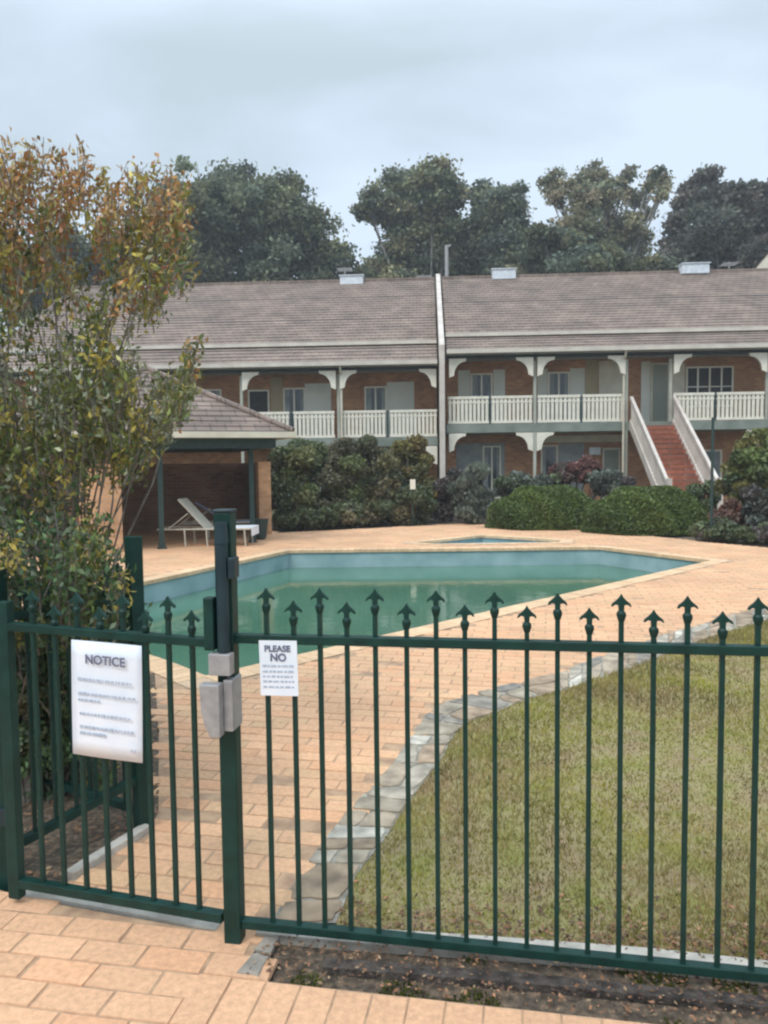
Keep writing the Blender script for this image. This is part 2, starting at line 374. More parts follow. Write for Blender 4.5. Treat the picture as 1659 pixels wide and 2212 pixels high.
# foreground path
ang = math.radians(-10); e0 = Vector(G(504, 2110)); ed = Vector((math.cos(ang), math.sin(ang))); en = Vector((-ed.y, ed.x))
e1 = e0+ed*2.6
PATH = [(-4, -1), (4, -1), tuple(e1), tuple(e0), G(560, 2040), G(500, 2018), G(60, 1940), (-2.2, 3.25), (-4, 3.9)]
HEAD = [tuple(e0-ed*.116-en*.235), tuple(e1-en*.235), tuple(e1+en*.3), tuple(e0-ed*.116+en*.002)]
PATHX = [(-4, -1), (4, -1), tuple(e1), tuple(e0), G(545, 2060), G(500, 2022), G(60, 1944), (-2.2, 3.25), (-4, 3.9)]
flat('path_bedding', [(-4, -1), (4, -1), tuple(e1), tuple(e0), G(560, 2040), G(500, 2018), G(60, 1940), (-2.2, 3.25), (-4, 3.9)], -.0035, MT['grout'])
V, cc = pavers('path', lambda x, y: inpoly(x, y, PATHX) & ~inpoly(x, y, HEAD), (-4, 1.2, 4, 3.9), math.radians(-10), (e0.x-ed.x*.117-en.x*.2335, e0.y-ed.y*.117-en.y*.2335), (.66, .385, .225), None)
# soldier course along the bed
V2 = []; c2 = []
for k in range(-1, 22):
    s0, s1 = k*.1155+.0015, (k+1)*.1155-.0015; z = rng.normal(0, .0012)
    q = [e0+ed*s0-en*.2335, e0+ed*s1-en*.2335, e0+ed*s1-en*.002, e0+ed*s0-en*.002]; cen = sum(q, Vector((0, 0)))/4
    t4 = [(*(cen+(p-cen)*.955), z) for p in q]; o4 = [(*p, z-.009) for p in q]; col = np.array((.66, .385, .225))*(1+rng.normal(0, .04))
    V2.append(t4); c2.append(col)
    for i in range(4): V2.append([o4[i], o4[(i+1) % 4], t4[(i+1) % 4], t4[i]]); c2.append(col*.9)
V2 = np.array(V2, float); c2 = np.array(c2, float)
o = fast_quads('path', np.concatenate([V, V2]), np.concatenate([cc, c2]), MT['paver']); o['kind'] = 'structure'

# soil beds
BED_L = [G(120, 1905), G(190, 1878), G(318, 1798), (-1.10, 3.6), (-1.42, 4.7), (-1.86, 6.1), (-2.4, 5.6), (-3.6, 6.4), (-5.2, 7.6), (-6.5, 9), (-9.5, 11), (-9.5, 3.2), (-2.3, 3.2), G(60, 1912)]
flat('garden_bed', BED_L, -.004, MT['soil'])
BED_R = [tuple(e0+ed*.03), tuple(e1), (e1.x, e1.y+.6), G(1659, 2108), G(740, 2030), G(600, 2008), G(585, 2030)]
flat('garden_bed', BED_R, -.022, MT['soil'])
LAWN = SO[:]+[(16, 1.0), (3, 1.9), G(1659, 2092), G(1400, 2062), G(1100, 2036), G(741, 2010)]
flat('lawn', LAWN, -.006, MT['lawn'])
flat('far_bed', [G(560, 1151), G(600, 1151), G(1000, 1131), G(1330, 1149), G(1500, 1168), G(1659, 1184), (9.5, 12.2), (14, 11), (40, 14), (40, 24), (-40, 26), (-40, 20.2), (-3.2, 20.2)], -.03, MT['soil'])

# concrete strips
def strip(name, pts, w, z0, z1, mat):
    mb = MB(); n = len(pts); l = []; r = []
    for i, p in enumerate(pts):
        a = Vector(pts[max(i-1, 0)]); b = Vector(pts[min(i+1, n-1)]); d = (b-a).normalized(); q = Vector((-d.y, d.x))*w/2
        l.append(Vector(p)+q); r.append(Vector(p)-q)
    vs = [(*p, z) for p in l for z in (z0, z1)]+[(*p, z) for p in r for z in (z0, z1)]
    fs = []
    for i in range(n-1):
        a = 2*i; b = 2*n+2*i
        fs += [(a+1, b+1, b+3, a+3), (a, a+1, a+3, a+2), (b, b+2, b+3, b+1)]
    fs += [(0, 2*n, 2*n+1, 1), (2*n-2, 2*n-1, 4*n-1, 4*n-2)]
    mb.add(vs, fs)
    return mb.build(name, mat, bevel=.004)
o = strip('kerb_strip', [G(560, 2006), G(741, 2023), G(1100, 2047), G(1400, 2070), G(1680, 2100), (2.3, 2.15), (3.2, 1.95)], .085, -.05, .012, MT['conc']); o['kind'] = 'structure'
o = strip('threshold_strip', [G(40, 1922), G(138, 1932), G(302, 1962), G(478, 1997)], .085, -.05, .006, MT['conc']); o['kind'] = 'structure'
o = strip('bed_kerb', [G(150, 1898), G(190, 1872), G(318, 1793)], .05, -.05, .03, MT['conc']); o['kind'] = 'structure'
# dark weathered timber edging lying in the near bed
q0 = Vector(G(700, 2082)); q1 = Vector(G(1659, 2168))
o = strip('timber_edging', [tuple(q0), tuple((q0+q1)/2+Vector((0, .01))), tuple(q1), tuple(q1+(q1-q0)*.8)], .05, -.03, .008, noisy('rotten_timber', (.025, .02, .017), (.10, .08, .065), rough=.9, scale=20, bump=.8))
tag(o, 'dark weathered timber edging lying in the mulch bed before the fence', 'edging')

# stone border (mortared irregular flat stones)
border = empty('stone_border', (*SI[6], 0)); tag(border, 'winding border of irregular grey flat stones between paving and lawn', 'stone border')
org = np.array([SI[6][0], SI[6][1]])
mb = MB(); n = len(SI)
for i in range(n-1):
    a, b_, c_, d_ = SI[i], SI[i+1], SO[i+1], SO[i]
    mb.add([(a[0]-org[0], a[1]-org[1], -.003), (b_[0]-org[0], b_[1]-org[1], -.003), (c_[0]-org[0], c_[1]-org[1], -.003), (d_[0]-org[0], d_[1]-org[1], -.003)], [(0, 1, 2, 3)])
mb.build('mortar_bed', noisy('mortar', (.20, .185, .15), (.40, .37, .30), rough=.95, scale=14, bump=.6), border)
def lerp_poly(P, s):
    seg = [math.dist(P[i], P[i+1]) for i in range(len(P)-1)]; tot = sum(seg); t = s*tot
    for i, L_ in enumerate(seg):
        if t <= L_ or i == len(seg)-1:
            k = t/L_; return (P[i][0]+(P[i+1][0]-P[i][0])*k, P[i][1]+(P[i+1][1]-P[i][1])*k)
        t -= L_
# march along paired samples
samp = []
for i in range(n-1):
    for k in range(12):
        f_ = k/12; samp.append(((np.array(SI[i])*(1-f_)+np.array(SI[i+1])*f_), (np.array(SO[i])*(1-f_)+np.array(SO[i+1])*f_)))
mid = [(a+b)/2 for a, b in samp]; cum = [0]
for i in range(1, len(mid)): cum.append(cum[-1]+np.linalg.norm(mid[i]-mid[i-1]))
s = 0.0; bounds = [0]
while s < cum[-1]-.1 and mid[min(bounds[-1], len(mid)-1)][0] < 9:
    s += random.choice([random.uniform(.09, .18), random.uniform(.18, .36)]); bounds.append(int(np.searchsorted(cum, s)))
def stone(quad, par, colr):
    q = [Vector((*p, 0)) for p in quad]; cen = sum(q, Vector())/4; pts = []
    for i in range(4):
        a, b = q[i], q[(i+1) % 4]
        for k in range(3):
            p = a.lerp(b, k/3+random.uniform(-.10, .10)); sh = .94+random.uniform(-.12, .06)
            if k == 0: sh -= .08
            pts.append(cen+(p-cen)*sh)
    h = random.uniform(.002, .010); V = []; m_ = len(pts)
    for z, k in ((-.01, 1.0), (h*.6, 1.0), (h, .90)):
        for p in pts: V.append(((cen+(p-cen)*k).x-org[0], (cen+(p-cen)*k).y-org[1], z+random.uniform(-.002, .002)))
    V.append((cen.x-org[0], cen.y-org[1], h*1.05)); F = []
    for r_ in range(2):
        for i in range(m_): F.append((r_*m_+i, r_*m_+(i+1) % m_, (r_+1)*m_+(i+1) % m_, (r_+1)*m_+i))
    for i in range(m_): F.append((2*m_+i, 2*m_+(i+1) % m_, 3*m_))
    mbs = MB(); mbs.add(V, F); ob = mbs.build('stone', MT['stone'], par)
    at = ob.data.color_attributes.new('Col', 'FLOAT_COLOR', 'POINT')
    at.data.foreach_set('color', np.tile(np.array([*colr, 1], np.float32), len(V)))
    return ob
cols = [(.32, .27, .20), (.25, .22, .18), (.38, .33, .26), (.29, .22, .15), (.36, .29, .21), (.22, .20, .17), (.50, .46, .38), (.34, .25, .17)]
cnt = 0
for i in range(len(bounds)-1):
    i0 = min(bounds[i], len(samp)-1); i1 = min(bounds[i+1], len(samp)-1)
    if i1 <= i0: continue
    a0, b0 = samp[i0]; a1, b1 = samp[i1]
    if cnt > 88: break
    if random.random() < .6:
        k0 = random.uniform(.35, .65); k1 = random.uniform(.35, .65); m0 = a0+(b0-a0)*k0; m1 = a0*0+a1+(b1-a1)*k1
        stone([a0, a1, m1, m0], border, random.choice(cols)); stone([m0, m1, b1, b0], border, random.choice(cols)); cnt += 2
    else:
        stone([a0, a1, b1, b0], border, random.choice(cols)); cnt += 1
# start of the border, outside the fence
for qd in ([(508, 2106), (562, 2110), (584, 2066), (545, 2056)], [(545, 2054), (586, 2064), (604, 2024), (578, 2014)]):
    stone([np.array(G(*p)) for p in qd], border, (.26, .23, .19))

# pool
def basin(name, poly, depth, wl, wmat, label, cat, wlabel):
    if area(poly) < 0: poly = poly[::-1]
    c = np.mean(poly, 0); root = empty(name, (c[0], c[1], 0)); tag(root, label, cat)
    P = [(p[0]-c[0], p[1]-c[1]) for p in poly]; n = len(P)
    mb = MB(); th = .05; O = offset(P, th)
    for i in range(n):
        j = (i+1) % n
        mb.add([(*P[i], -.02), (*P[j], -.02), (*P[j], -depth), (*P[i], -depth)], [(0, 1, 2, 3)])
        mb.add([(*O[i], -.02), (*O[j], -.02), (*O[j], -depth), (*O[i], -depth)], [(3, 2, 1, 0)])
    mb.add([(*p, -depth) for p in P], [tuple(range(n))])
    me = mb.build('shell', MT['poolwall'], root)
    # coping: bullnose pavers laid across the edge
    V = []; K = []
    for i in range(n):
        a = Vector(P[i]); b = Vector(P[(i+1) % n]); d = b-a; L_ = d.length; d.normalize(); nn = Vector((d.y, -d.x)); m_ = max(1, round(L_/.115))
        for k in range(m_):
            s0 = a+d*(L_*k/m_+.003); s1 = a+d*(L_*(k+1)/m_-.003); w = .232; ins = -.03
            q = [s0+nn*ins, s1+nn*ins, s1+nn*w, s0+nn*w]
            z = .004+random.uniform(-.001, .001); lo = -.05
            V.append([(*v, z) for v in q]); V.append([(*q[0], lo), (*q[1], lo), (*q[1], z), (*q[0], z)])
            V.append([(*q[1], lo), (*q[2], lo), (*q[2], z), (*q[1], z)]); V.append([(*q[3], lo), (*q[0], lo), (*q[0], z), (*q[3], z)])
            col = np.array((.70, .47, .28))*random.uniform(.88, 1.1); K += [col]*4
        # corner wedge
        nx = Vector(P[(i+2) % n])-b; nx.normalize(); n2 = Vector((nx.y, -nx.x))
        cross = d.x*nx.y-d.y*nx.x
        if cross > 0:
            mt = (nn+n2); mt = mt/max(mt.length_squared, .3)*2
            V.append([(*b, .002), (*(b+nn*.232), .002), (*(b+mt*.232), .002), (*(b+n2*.232), .002)]); K.append(np.array((.62, .43, .28)))
    fast_quads('coping', np.array(V, float), np.array(K, float), MT['paver'], root)
    w = flat(wlabel, poly, wl, wmat)
    return root
basin('swimming_pool', POOL, 1.5, -.34, MT['water'], 'large angular in ground pool with murky green water and pale blue walls', 'pool', 'water')
basin('wading_pool', SPA, .7, -.14, MT['water2'], 'small pale blue wading pool just beyond the far edge of the big pool', 'wading pool', 'water')

# ================================================================= fence
def spear_mesh():
    prof = [(0, 0), (.008, -.012), (.017, -.021), (.030, -.031), (.034, -.040), (.030, -.041), (.020, -.034), (.010, -.036), (.009, -.055), (.015, -.061), (.016, -.069), (.010, -.088)]
    pts = prof+[(-x, z) for x, z in prof[:0:-1]]
    mb = MB(); mb.prism(pts, 1, -.006, .006)
    # round collar
    mb.tube([(0, 0, -.054), (0, 0, -.062), (0, 0, -.070), (0, 0, -.089)], [.009, .0155, .0155, .009], n=8)
    return mb
sp0 = spear_mesh().build('spear_head', MT['fence'])
spear_me = sp0.data; bpy.data.objects.remove(sp0)
def add_picket(root, x, y, z0, z1, w=.0150, head=True, tilt=0):
    mb = MB(); mb.box(-w/2, w/2, -w/2, w/2, 0, z1-z0-(.085 if head else 0))
    o = mb.build('picket', MT['fence'], root); o.location = (x, y, z0)
    if head:
        h = bpy.data.objects.new('spear_head', spear_me); C.objects.link(h); h.parent = o; h.location = (0, 0, z1-z0); h.scale = (.9, .9, .97)
    return o

FA = np.array([*G(508, 2028), 0.0]); FB2 = D(1659, 1100, 2.30); FB = np.array([FB2[0], FB2[1], 0])
fd = (FB-FA); fl = np.linalg.norm(fd[:2]); fd = fd/fl; fn = np.array([-fd[1], fd[0], 0]); frz = math.atan2(fd[1], fd[0])
fence = empty('pool_fence', tuple(FA), frz); tag(fence, 'dark green spear topped pool fence panel with tall latch post at its left', 'fence')
def FL(x, y):  # photo pixel on the fence plane -> (distance along, height)
    p = plane(x, y, FA, fn); return float(np.dot(p-FA, fd)), float(p[2])
tops = [(577,1270,587),(636,1297,644),(692,1270,700),(751,1300,756),(811,1272,817),(876,1303,886),(938,1274,950),(1001,1305,1010),(1064,1277,1074),(1133,1308,1143),(1200,1280,1207),(1271,1312,1272),(1340,1283,1339),(1411,1317,1407),(1484,1287,1478),(1558,1320,1554),(1635,1290,1628)]
ra = FL(515, 1378); rb = FL(1659, 1399); ba = FL(515, 1991); bb = FL(1659, 2112)
def rz(a, b, s): return a[1]+(b[1]-a[1])*(s-a[0])/(b[0]-a[0])
SE = 3.3
mb = MB(); mb.bar((.03, 0, rz(ra, rb, .03)), (SE, 0, rz(ra, rb, 1.7)), .036, .030); mb.build('top_rail', MT['fence'], fence, bevel=.003)
mb = MB(); mb.bar((.03, 0, rz(ba, bb, .03)), (SE, 0, rz(ba, bb, 1.7)), .036, .030); mb.build('bottom_rail', MT['fence'], fence, bevel=.003)
for i, (x, y, xb) in enumerate(tops):
    s_, z = FL(x, y); s2, _ = FL(xb, 1990); s_ = (s_+s2)/2
    add_picket(fence, s_, 0, rz(ba, bb, s_), z)
s_last = FL(1635, 1290)[0]
for k in range(1, 14):
    add_picket(fence, s_last+k*.106, 0, .08, FL(1635, 1290)[1]-(.045 if k % 2 else 0))
# latch post
zt = FL(490, 1106)[1]
mb = MB(); mb.box(-.030, .030, -.028, .028, -.05, zt); post = mb.build('post', MT['fence'], fence, bevel=.004)
mb = MB(); mb.box(-.033, .033, -.031, .031, zt, zt+.010); mb.build('post_cap', MT['navy'], post, bevel=.004)
# end post off to the right
mb = MB(); mb.box(SE-.03, SE+.03, -.03, .03, -.05, 1.3); mb.build('post', MT['fence'], fence, bevel=.004)
# magnetic latch: dark tube on the post with brackets, knob at the top
def zf(y): return FL(495, y)[1]
mb = MB(); mb.tube([(.006, -.050, zf(1400)), (.006, -.050, zf(1170))], .021, n=12); mb.tube([(.006, -.05, zf(1170)), (.006, -.05, zf(1125))], [.024, .020], n=12)
lt = mb.build('latch', MT['navy'], fence, smooth=False)
mb = MB(); mb.box(.028, .052, -.06, -.01, zf(1245), zf(1200)); mb.build('bracket', MT['navy'], lt, bevel=.004)
mb = MB(); mb.box(-.062, -.026, -.06, -.02, zf(1398), zf(1286)); mb.build('bracket', MT['fence'], lt, bevel=.004)
# grey sheet metal latch shield
mb = MB(); zs = [zf(1572), zf(1560), zf(1530), zf(1462)]
mb.prism([(.006, zs[0]), (-.030, zs[0]), (-.048, zs[1]+.02), (-.060, zs[2]+.02), (-.064, zs[3]), (.006, zs[3])], 1, -.105, -.062)
sh = mb.build('latch_shield', MT['galv'], fence, bevel=.004)
mb = MB(); mb.box(.007, .039, -.070, .02, zs[0]+.012, zs[3]+.008); mb.build('shield_flange', MT['galv'], sh, bevel=.003)
mb = MB(); mb.box(-.040, .036, -.078, -.036, zf(1447), zf(1402)); mb.build('strike_plate', MT['galv'], fence, bevel=.003)

# gate
GA = np.array([*G(38, 1948), 0.0]); GB = FA-fd*.075
GB = np.array([GB[0], GB[1]+.0, 0]); gd = GB-GA; gl = np.linalg.norm(gd); gd = gd/gl; gn = np.array([-gd[1], gd[0], 0])
gate = empty('pool_gate', tuple(GA), math.atan2(gd[1], gd[0])); tag(gate, 'closed dark green spear topped gate left of the tall latch post', 'gate')
def GL(x, y):
    p = plane(x, y, GA, gn); return float(np.dot(p-GA, gd)), float(p[2])
ta, tb = GL(40, 1354), GL(455, 1388); ca_, cb_ = GL(60, 1908), GL(470, 1978)
mb = MB(); mb.bar((0, 0, rz(ta, tb, 0)), (gl+.036, 0, rz(ta, tb, gl)), .036, .030); mb.build('top_rail', MT['fence'], gate, bevel=.003)
mb = MB(); mb.bar((0, 0, rz(ca_, cb_, 0)), (gl+.036, 0, rz(ca_, cb_, gl)), .036, .034); mb.build('bottom_rail', MT['fence'], gate, bevel=.003)
mb = MB(); mb.box(-.025, .025, -.019, .019, .02, GL(30, 1300)[1]); st = mb.build('stile', MT['fence'], gate, bevel=.003)
gx = [(432, 412, 1318), (381, 362, 1288), (331, 315, 1318), (282, 268, 1284), (232, 220, 1312), (182, 172, 1280), (134, 124, 1308), (86, 78, 1276)]
for xb, xt, yt in gx:
    s_, _ = GL(xb, 1950); s2, z = GL(xt, yt)
    add_picket(gate, (s_+s2)/2, 0, rz(ca_, cb_, s_), z)
# hinge post at the very left
HP = D(-4, 1600, 3.02)
hp = empty('hinge_post', (HP[0], HP[1], 0)); tag(hp, 'thick green post with black hinges at the left edge of the gate', 'post')
mb = MB(); mb.box(-.045, .045, -.04, .04, -.05, 1.255); mb.build('shaft', MT['fence'], hp, bevel=.005)
for z_ in (.98, .24):
    mb = MB(); mb.box(.02, .085, -.06, -.015, z_, z_+.07); mb.tube([(.062, -.05, z_-.02), (.062, -.05, z_+.09)], .014, n=10)
    mb.build('hinge', MT['navy'], hp, bevel=.003)

# side fence: hinge post -> second post -> away to the left behind the shrub
SP = np.array([*G(308, 1788), 0.0])
def panel(A, B, n, ztop, zrail, zbot, label, group=None, post_end=True, ph=1.36, name='side_fence', heads=True, rail_over=None):
    A = np.array([*A[:2], 0.0]); B = np.array([*B[:2], 0.0]); d = B-A; l = np.linalg.norm(d); r = empty(name, tuple(A), math.atan2(d[1], d[0]))
    tag(r, label, 'fence', group)
    za, zb = zbot if hasattr(zbot, '__len__') else (zbot, zbot)
    mb = MB(); mb.bar((0, 0, zrail), (l, 0, zrail), .036, .03); mb.build('top_rail', MT['fence'], r)
    mb = MB(); mb.bar((0, 0, za), (l, 0, zb), .036, .034); mb.build('bottom_rail', MT['fence'], r)
    for k in range(n):
        s_ = l*(k+.6)/n; add_picket(r, s_, 0, za+(zb-za)*s_/l, ztop-(.045 if k % 2 else 0), head=heads)
    if post_end:
        mb = MB(); mb.box(l-.03, l+.03, -.03, .03, -.05, ph); mb.build('post', MT['fence'], r, bevel=.003)
    return r
panel(HP+np.array([.05, .06, 0]), SP, 6, 1.21, 1.06, (.12, .24), 'short green spear topped fence panel behind the gate with a raised bottom rail', ph=1.345)
panel(SP+np.array([-.03, .02, 0]), (-3.3, 4.75, 0), 20, 1.22, 1.07, .08, 'green spear topped fence panel running left behind the large shrub', post_end=True)

# gate sign and fence sign
def squig(mb, x0, x1, z, h, y):
    x = x0
    while x < x1:
        w = random.uniform(.006, .022); w = min(w, x1-x)
        hh = h*random.uniform(.7, 1.0)
        mb.box(x, x+w, y-.0008, y, z-hh/2, z+hh/2); x += w+random.uniform(.003, .006)
def text(s, size, parent, loc, mat, bold=.0):
    cu = bpy.data.curves.new('lettering', 'FONT'); cu.body = s; cu.size = size; cu.align_x = 'CENTER'; cu.align_y = 'CENTER'
    cu.extrude = .0006; cu.offset = bold; cu.materials.append(mat)
    tmp = bpy.data.objects.new('tmp', cu); C.objects.link(tmp); bpy.context.view_layer.update()
    me = bpy.data.meshes.new_from_object(tmp.evaluated_get(bpy.context.evaluated_depsgraph_get())); bpy.data.objects.remove(tmp)
    o = bpy.data.objects.new('lettering', me); C.objects.link(o); o.parent = parent; o.location = loc; o.rotation_euler = (math.pi/2, 0, 0)
    return o
cs = GL(236, 1511); sign = empty('notice_sign', tuple(GA+gd*cs[0]-gn*.016+np.array([0, 0, cs[1]])), math.atan2(gd[1], gd[0])-.01)
tag(sign, 'large white laminated NOTICE sheet tied to the gate pickets', 'sign')
sign.rotation_euler = (0, math.radians(1.5), sign.rotation_euler[2])
w, h = (GL(312, 1511)[0]-GL(163, 1511)[0]), (GL(236, 1386)[1]-GL(236, 1634)[1])
mb = MB(); nx = 8; V_ = []
for i in range(nx+1):
    for j in range(nx+1):
        x = -w/2+w*i/nx; z = -h/2+h*j/nx; V_.append((x, .004*math.sin(3*x/w+2*z/h), z))
mb.add(V_, [(i*(nx+1)+j, (i+1)*(nx+1)+j, (i+1)*(nx+1)+j+1, i*(nx+1)+j+1) for i in range(nx) for j in range(nx)])
sh_ = mb.build('sheet', MT['paper'], sign, smooth=True); so = sh_.modifiers.new('s', 'SOLIDIFY'); so.thickness = .002
text('NOTICE', h*.108, sign, (0, -.0075, h*.345), MT['ink'], .0012)
mb = MB()
for z_, x0, x1 in ((.17, -.40, .38), (.045, -.40, .43), (-.01, -.40, -.08), (-.13, -.38, .36), (-.245, -.38, .40), (-.30, -.38, .02), (-.40, .36, .43)):
    mb = MB(); squig(mb, x0*w, x1*w, z_*h, .011, -.0065); mb.build('line_of_print', MT['ink2'], sign)
cs = FL(606, 1440); sign = empty('fence_sign', tuple(FA+fd*cs[0]-fn*.020+np.array([0, 0, cs[1]])), frz); sign.rotation_euler = (0, math.radians(-1.0), frz)
tag(sign, 'small white paper sign tied to fence pickets right of the latch post', 'sign')
w, h = (FL(648, 1440)[0]-FL(567, 1440)[0]), (FL(606, 1384)[1]-FL(606, 1502)[1])
mb = MB(); mb.box(-w/2, w/2, -.001, .001, -h/2, h/2); mb.build('sheet', MT['paper'], sign)
text('PLEASE', h*.155, sign, (-.002, -.0025, h*.35), MT['ink'], .001); text('NO', h*.19, sign, (0, -.0025, h*.19), MT['ink'], .0012)
mb = MB()
for z_ in (.04, -.06, -.15, -.24, -.34):
    mb = MB(); squig(mb, -.42*w, .40*w, z_*h, .008, -.0016); mb.build('line_of_print', MT['ink2'], sign)

# ================================================================= motel building
O = np.array([2.34, 27.05, 0.0]); th = -math.radians(3.4)
bu_ = np.array([math.cos(th), math.sin(th), 0]); bv = np.array([-math.sin(th), math.cos(th), 0])
def UB(x, y, v=0.0):
    p = plane(x, y, O+bv*v, bv); return float(np.dot(p-O, bu_)), float(p[2])
def bx(x, v=0.0, y=900): return UB(x, y, v)[0]
WV = 1.55  # wall face behind the verandah

def tiled_slope(mb, u0, u1, v0, z0, v1, z1, step=.33, lift=.045):
    L_ = math.hypot(v1-v0, z1-z0); n = max(2, int(L_/step))
    for i in range(n):
        a = i/n; b = (i+1)/n; va, vb = v0+(v1-v0)*a, v0+(v1-v0)*b; za, zb = z0+(z1-z0)*a, z0+(z1-z0)*b
        mb.add([(u0, va, za+lift), (u1, va, za+lift), (u1, vb, zb+.003), (u0, vb, zb+.003)], [(0, 1, 2, 3)])
        mb.add([(u0, va, za-.02), (u1, va, za-.02), (u1, va, za+lift), (u0, va, za+lift)], [(0, 1, 2, 3)])
def bracket(mb, u, z, side, v=-.02):
    # curved timber corner bracket
    R_ = .60; pts = [(u, z), (u+side*R_, z)]
    for k in range(7):
        a = math.pi/2*k/6; pts.append((u+side*(R_-.03-(R_-.20)*math.sin(a)), z-.10-(R_-.12)*(1-math.cos(a))))
    pts.append((u, z-R_-.05))
    mb.prism(pts, 1, v-.045, v+.045)
def balustrade(parent, u0, u1, z0, z1, v=0.0):
    mb = MB(); mb.box(u0, u1, v-.04, v+.04, z1-.09, z1); mb.box(u0, u1, v-.03, v+.03, z0, z0+.09); mb.box(u0, u1, v-.028, v+.028, z1-.24, z1-.19)
    n = max(2, int((u1-u0)/.135))
    for k in range(n):
        c = u0+(u1-u0)*(k+.5)/n; mb.box(c-.047, c+.047, v-.018, v+.018, z0+.088, z1-.088)
    return mb.build('balustrade', MT['white'], parent)
def post_(parent, u, z0, z1, w=.14, mat='postp', v=0):
    w = .10; mb = MB(); mb.box(u-w/2, u+w/2, v-w/2, v+w/2, z0, z1); return mb.build('verandah_post', MT[mat], parent)
def window(parent, u0, u1, z0, z1, cols=2, rows=1, mat='glass', v=WV, curtain=True):
    mb = MB(); fw = .06
    mb.box(u0, u1, v-.06, v+.0, z0, z0+fw); mb.box(u0, u1, v-.06, v+.0, z1-fw, z1)
    for k in range(cols+1):
        c = u0+(u1-u0)*k/cols; c = min(max(c, u0+fw/2), u1-fw/2); mb.box(c-fw/2, c+fw/2, v-.057, v, z0+fw, z1-fw)
    for k in range(1, rows):
        c = z0+(z1-z0)*k/rows; mb.box(u0+fw, u1-fw, v-.054, v, c-.02, c+.02)
    w_ = mb.build('window', MT['white'], parent)
    mb = MB(); mb.box(u0+.02, u1-.02, v-.03, v-.015, z0+.02, z1-.02); mb.build('pane', MT[mat], w_)
    if mat == 'glass':
        for s0, s1 in ((u0+.05, u0+(u1-u0)*.30), (u1-(u1-u0)*.24, u1-.05)):
            mb = MB(); mb.box(s0, s1, v-.034, v-.0305, z0+.06, z1-.06); mb.build('curtain', MT['curtain'], w_)
    return w_
def door(parent, u0, u1, z0, z1, mat, v=WV):
    mb = MB(); mb.box(u0, u1, v-.05, v, z0, z1); d = mb.build('door', MT[mat], parent)
    mb = MB(); mb.box(u0-.06, u0-.002, v-.08, v, z0, z1+.06); mb.box(u1+.002, u1+.06, v-.08, v, z0, z1+.06); mb.box(u0, u1, v-.08, v, z1+.002, z1+.06); mb.build('door_frame', MT['cream'], d)
    mb = MB(); mb.box(u1-.14, u1-.09, v-.10, v-.05, z0+1.0, z0+1.04); mb.build('handle', MT['galv'], d)
    return d
def wpanel(parent, u0, u1, z0, z1, mat='panel', v=WV):
    mb = MB(); mb.box(u0, u1, v-.025, v, z0, z1); return mb.build('wall_panel', MT[mat], parent)

def section(name, label, u0, u1, zf_, ze, zg, zr, vR=8.6):
    r = empty(name, tuple(O+bu_*(u0+u1)/2), th); c = (u0+u1)/2; tag(r, label, 'building', 'two storey motel wings')
    r['_c'] = c
    a, b = u0-c, u1-c
    mb = MB(); mb.box(a, b, WV, WV+.22, 0, ze+.55); mb.box(a, b, 15.6, 15.8, 0, ze+.3); mb.box(a, a+.2, WV+.22, 15.6, 0, ze+.3); mb.box(b-.2, b, WV+.22, 15.6, 0, ze+.3)
    mb.build('wall', MT['brick'], r)
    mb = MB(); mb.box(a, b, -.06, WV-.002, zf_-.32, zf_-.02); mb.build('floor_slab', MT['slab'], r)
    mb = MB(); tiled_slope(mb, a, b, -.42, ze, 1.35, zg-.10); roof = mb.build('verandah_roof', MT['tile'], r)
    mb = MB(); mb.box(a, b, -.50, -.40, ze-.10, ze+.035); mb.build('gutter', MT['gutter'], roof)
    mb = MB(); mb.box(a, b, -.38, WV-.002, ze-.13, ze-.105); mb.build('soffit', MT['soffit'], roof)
    mb = MB(); tiled_slope(mb, a, b, 1.30, zg+.02, vR, zr); tiled_slope(mb, a, b, 16.2, zg-.05, vR, zr); mb.box(a, b, vR-.12, vR+.12, zr-.02, zr+.07)
    mr = mb.build('roof', MT['tile'], r)
    mb = MB(); mb.box(a, b, 1.20, 1.31, zg-.08, zg+.045); mb.build('gutter', MT['gutter'], mr)
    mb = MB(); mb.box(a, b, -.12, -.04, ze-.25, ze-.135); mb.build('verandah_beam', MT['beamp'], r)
    return r, c

# levels from the photo
zfR = UB(1155, 913)[1]; zrailR = UB(1155, 854)[1]; zeR = UB(1300, 751, -.45)[1]; zgR = UB(1300, 716, 1.25)[1]; zrR = UB(1300, 593, 8.6)[1]
zfL = UB(830, 944)[1]; zrailL = UB(830, 886)[1]; zeL = UB(750, 783, -.45)[1]; zgL = UB(700, 742, 1.25)[1]; zrL = UB(700, 609, 8.6)[1]
print('LEVELS', zfR, zrailR, zeR, zgR, zrR, '|', zfL, zrailL, zeL, zgL, zrL)
uP = bx(955); uLl = bx(-60); uRr = bx(2150)
wl, cl = section('motel_wing', 'lower roofed left motel wing of brick, left of the pale dividing wall', uLl, uP-.16, zfL, zeL, zgL, zrL)
wr, cr_ = section('motel_wing', 'right motel wing of brick with the outside staircase, right of the dividing wall', uP+.16, uRr, zfR, zeR, zgR, zrR)

# party wall
pw = empty('dividing_wall', tuple(O+bu_*uP), th); tag(pw, 'tall pale rendered dividing wall rising above the roofs between both motel wings', 'wall')
mb = MB(); mb.prism([(-.55, 0), (-.55, zeR+.20), (1.25, zgR+.28), (8.6, zrR+.22), (15.9, zgR+.1), (15.9, 0)], 0, -.095, .095); mb.build('render', MT['offw'], pw, bevel=.02)

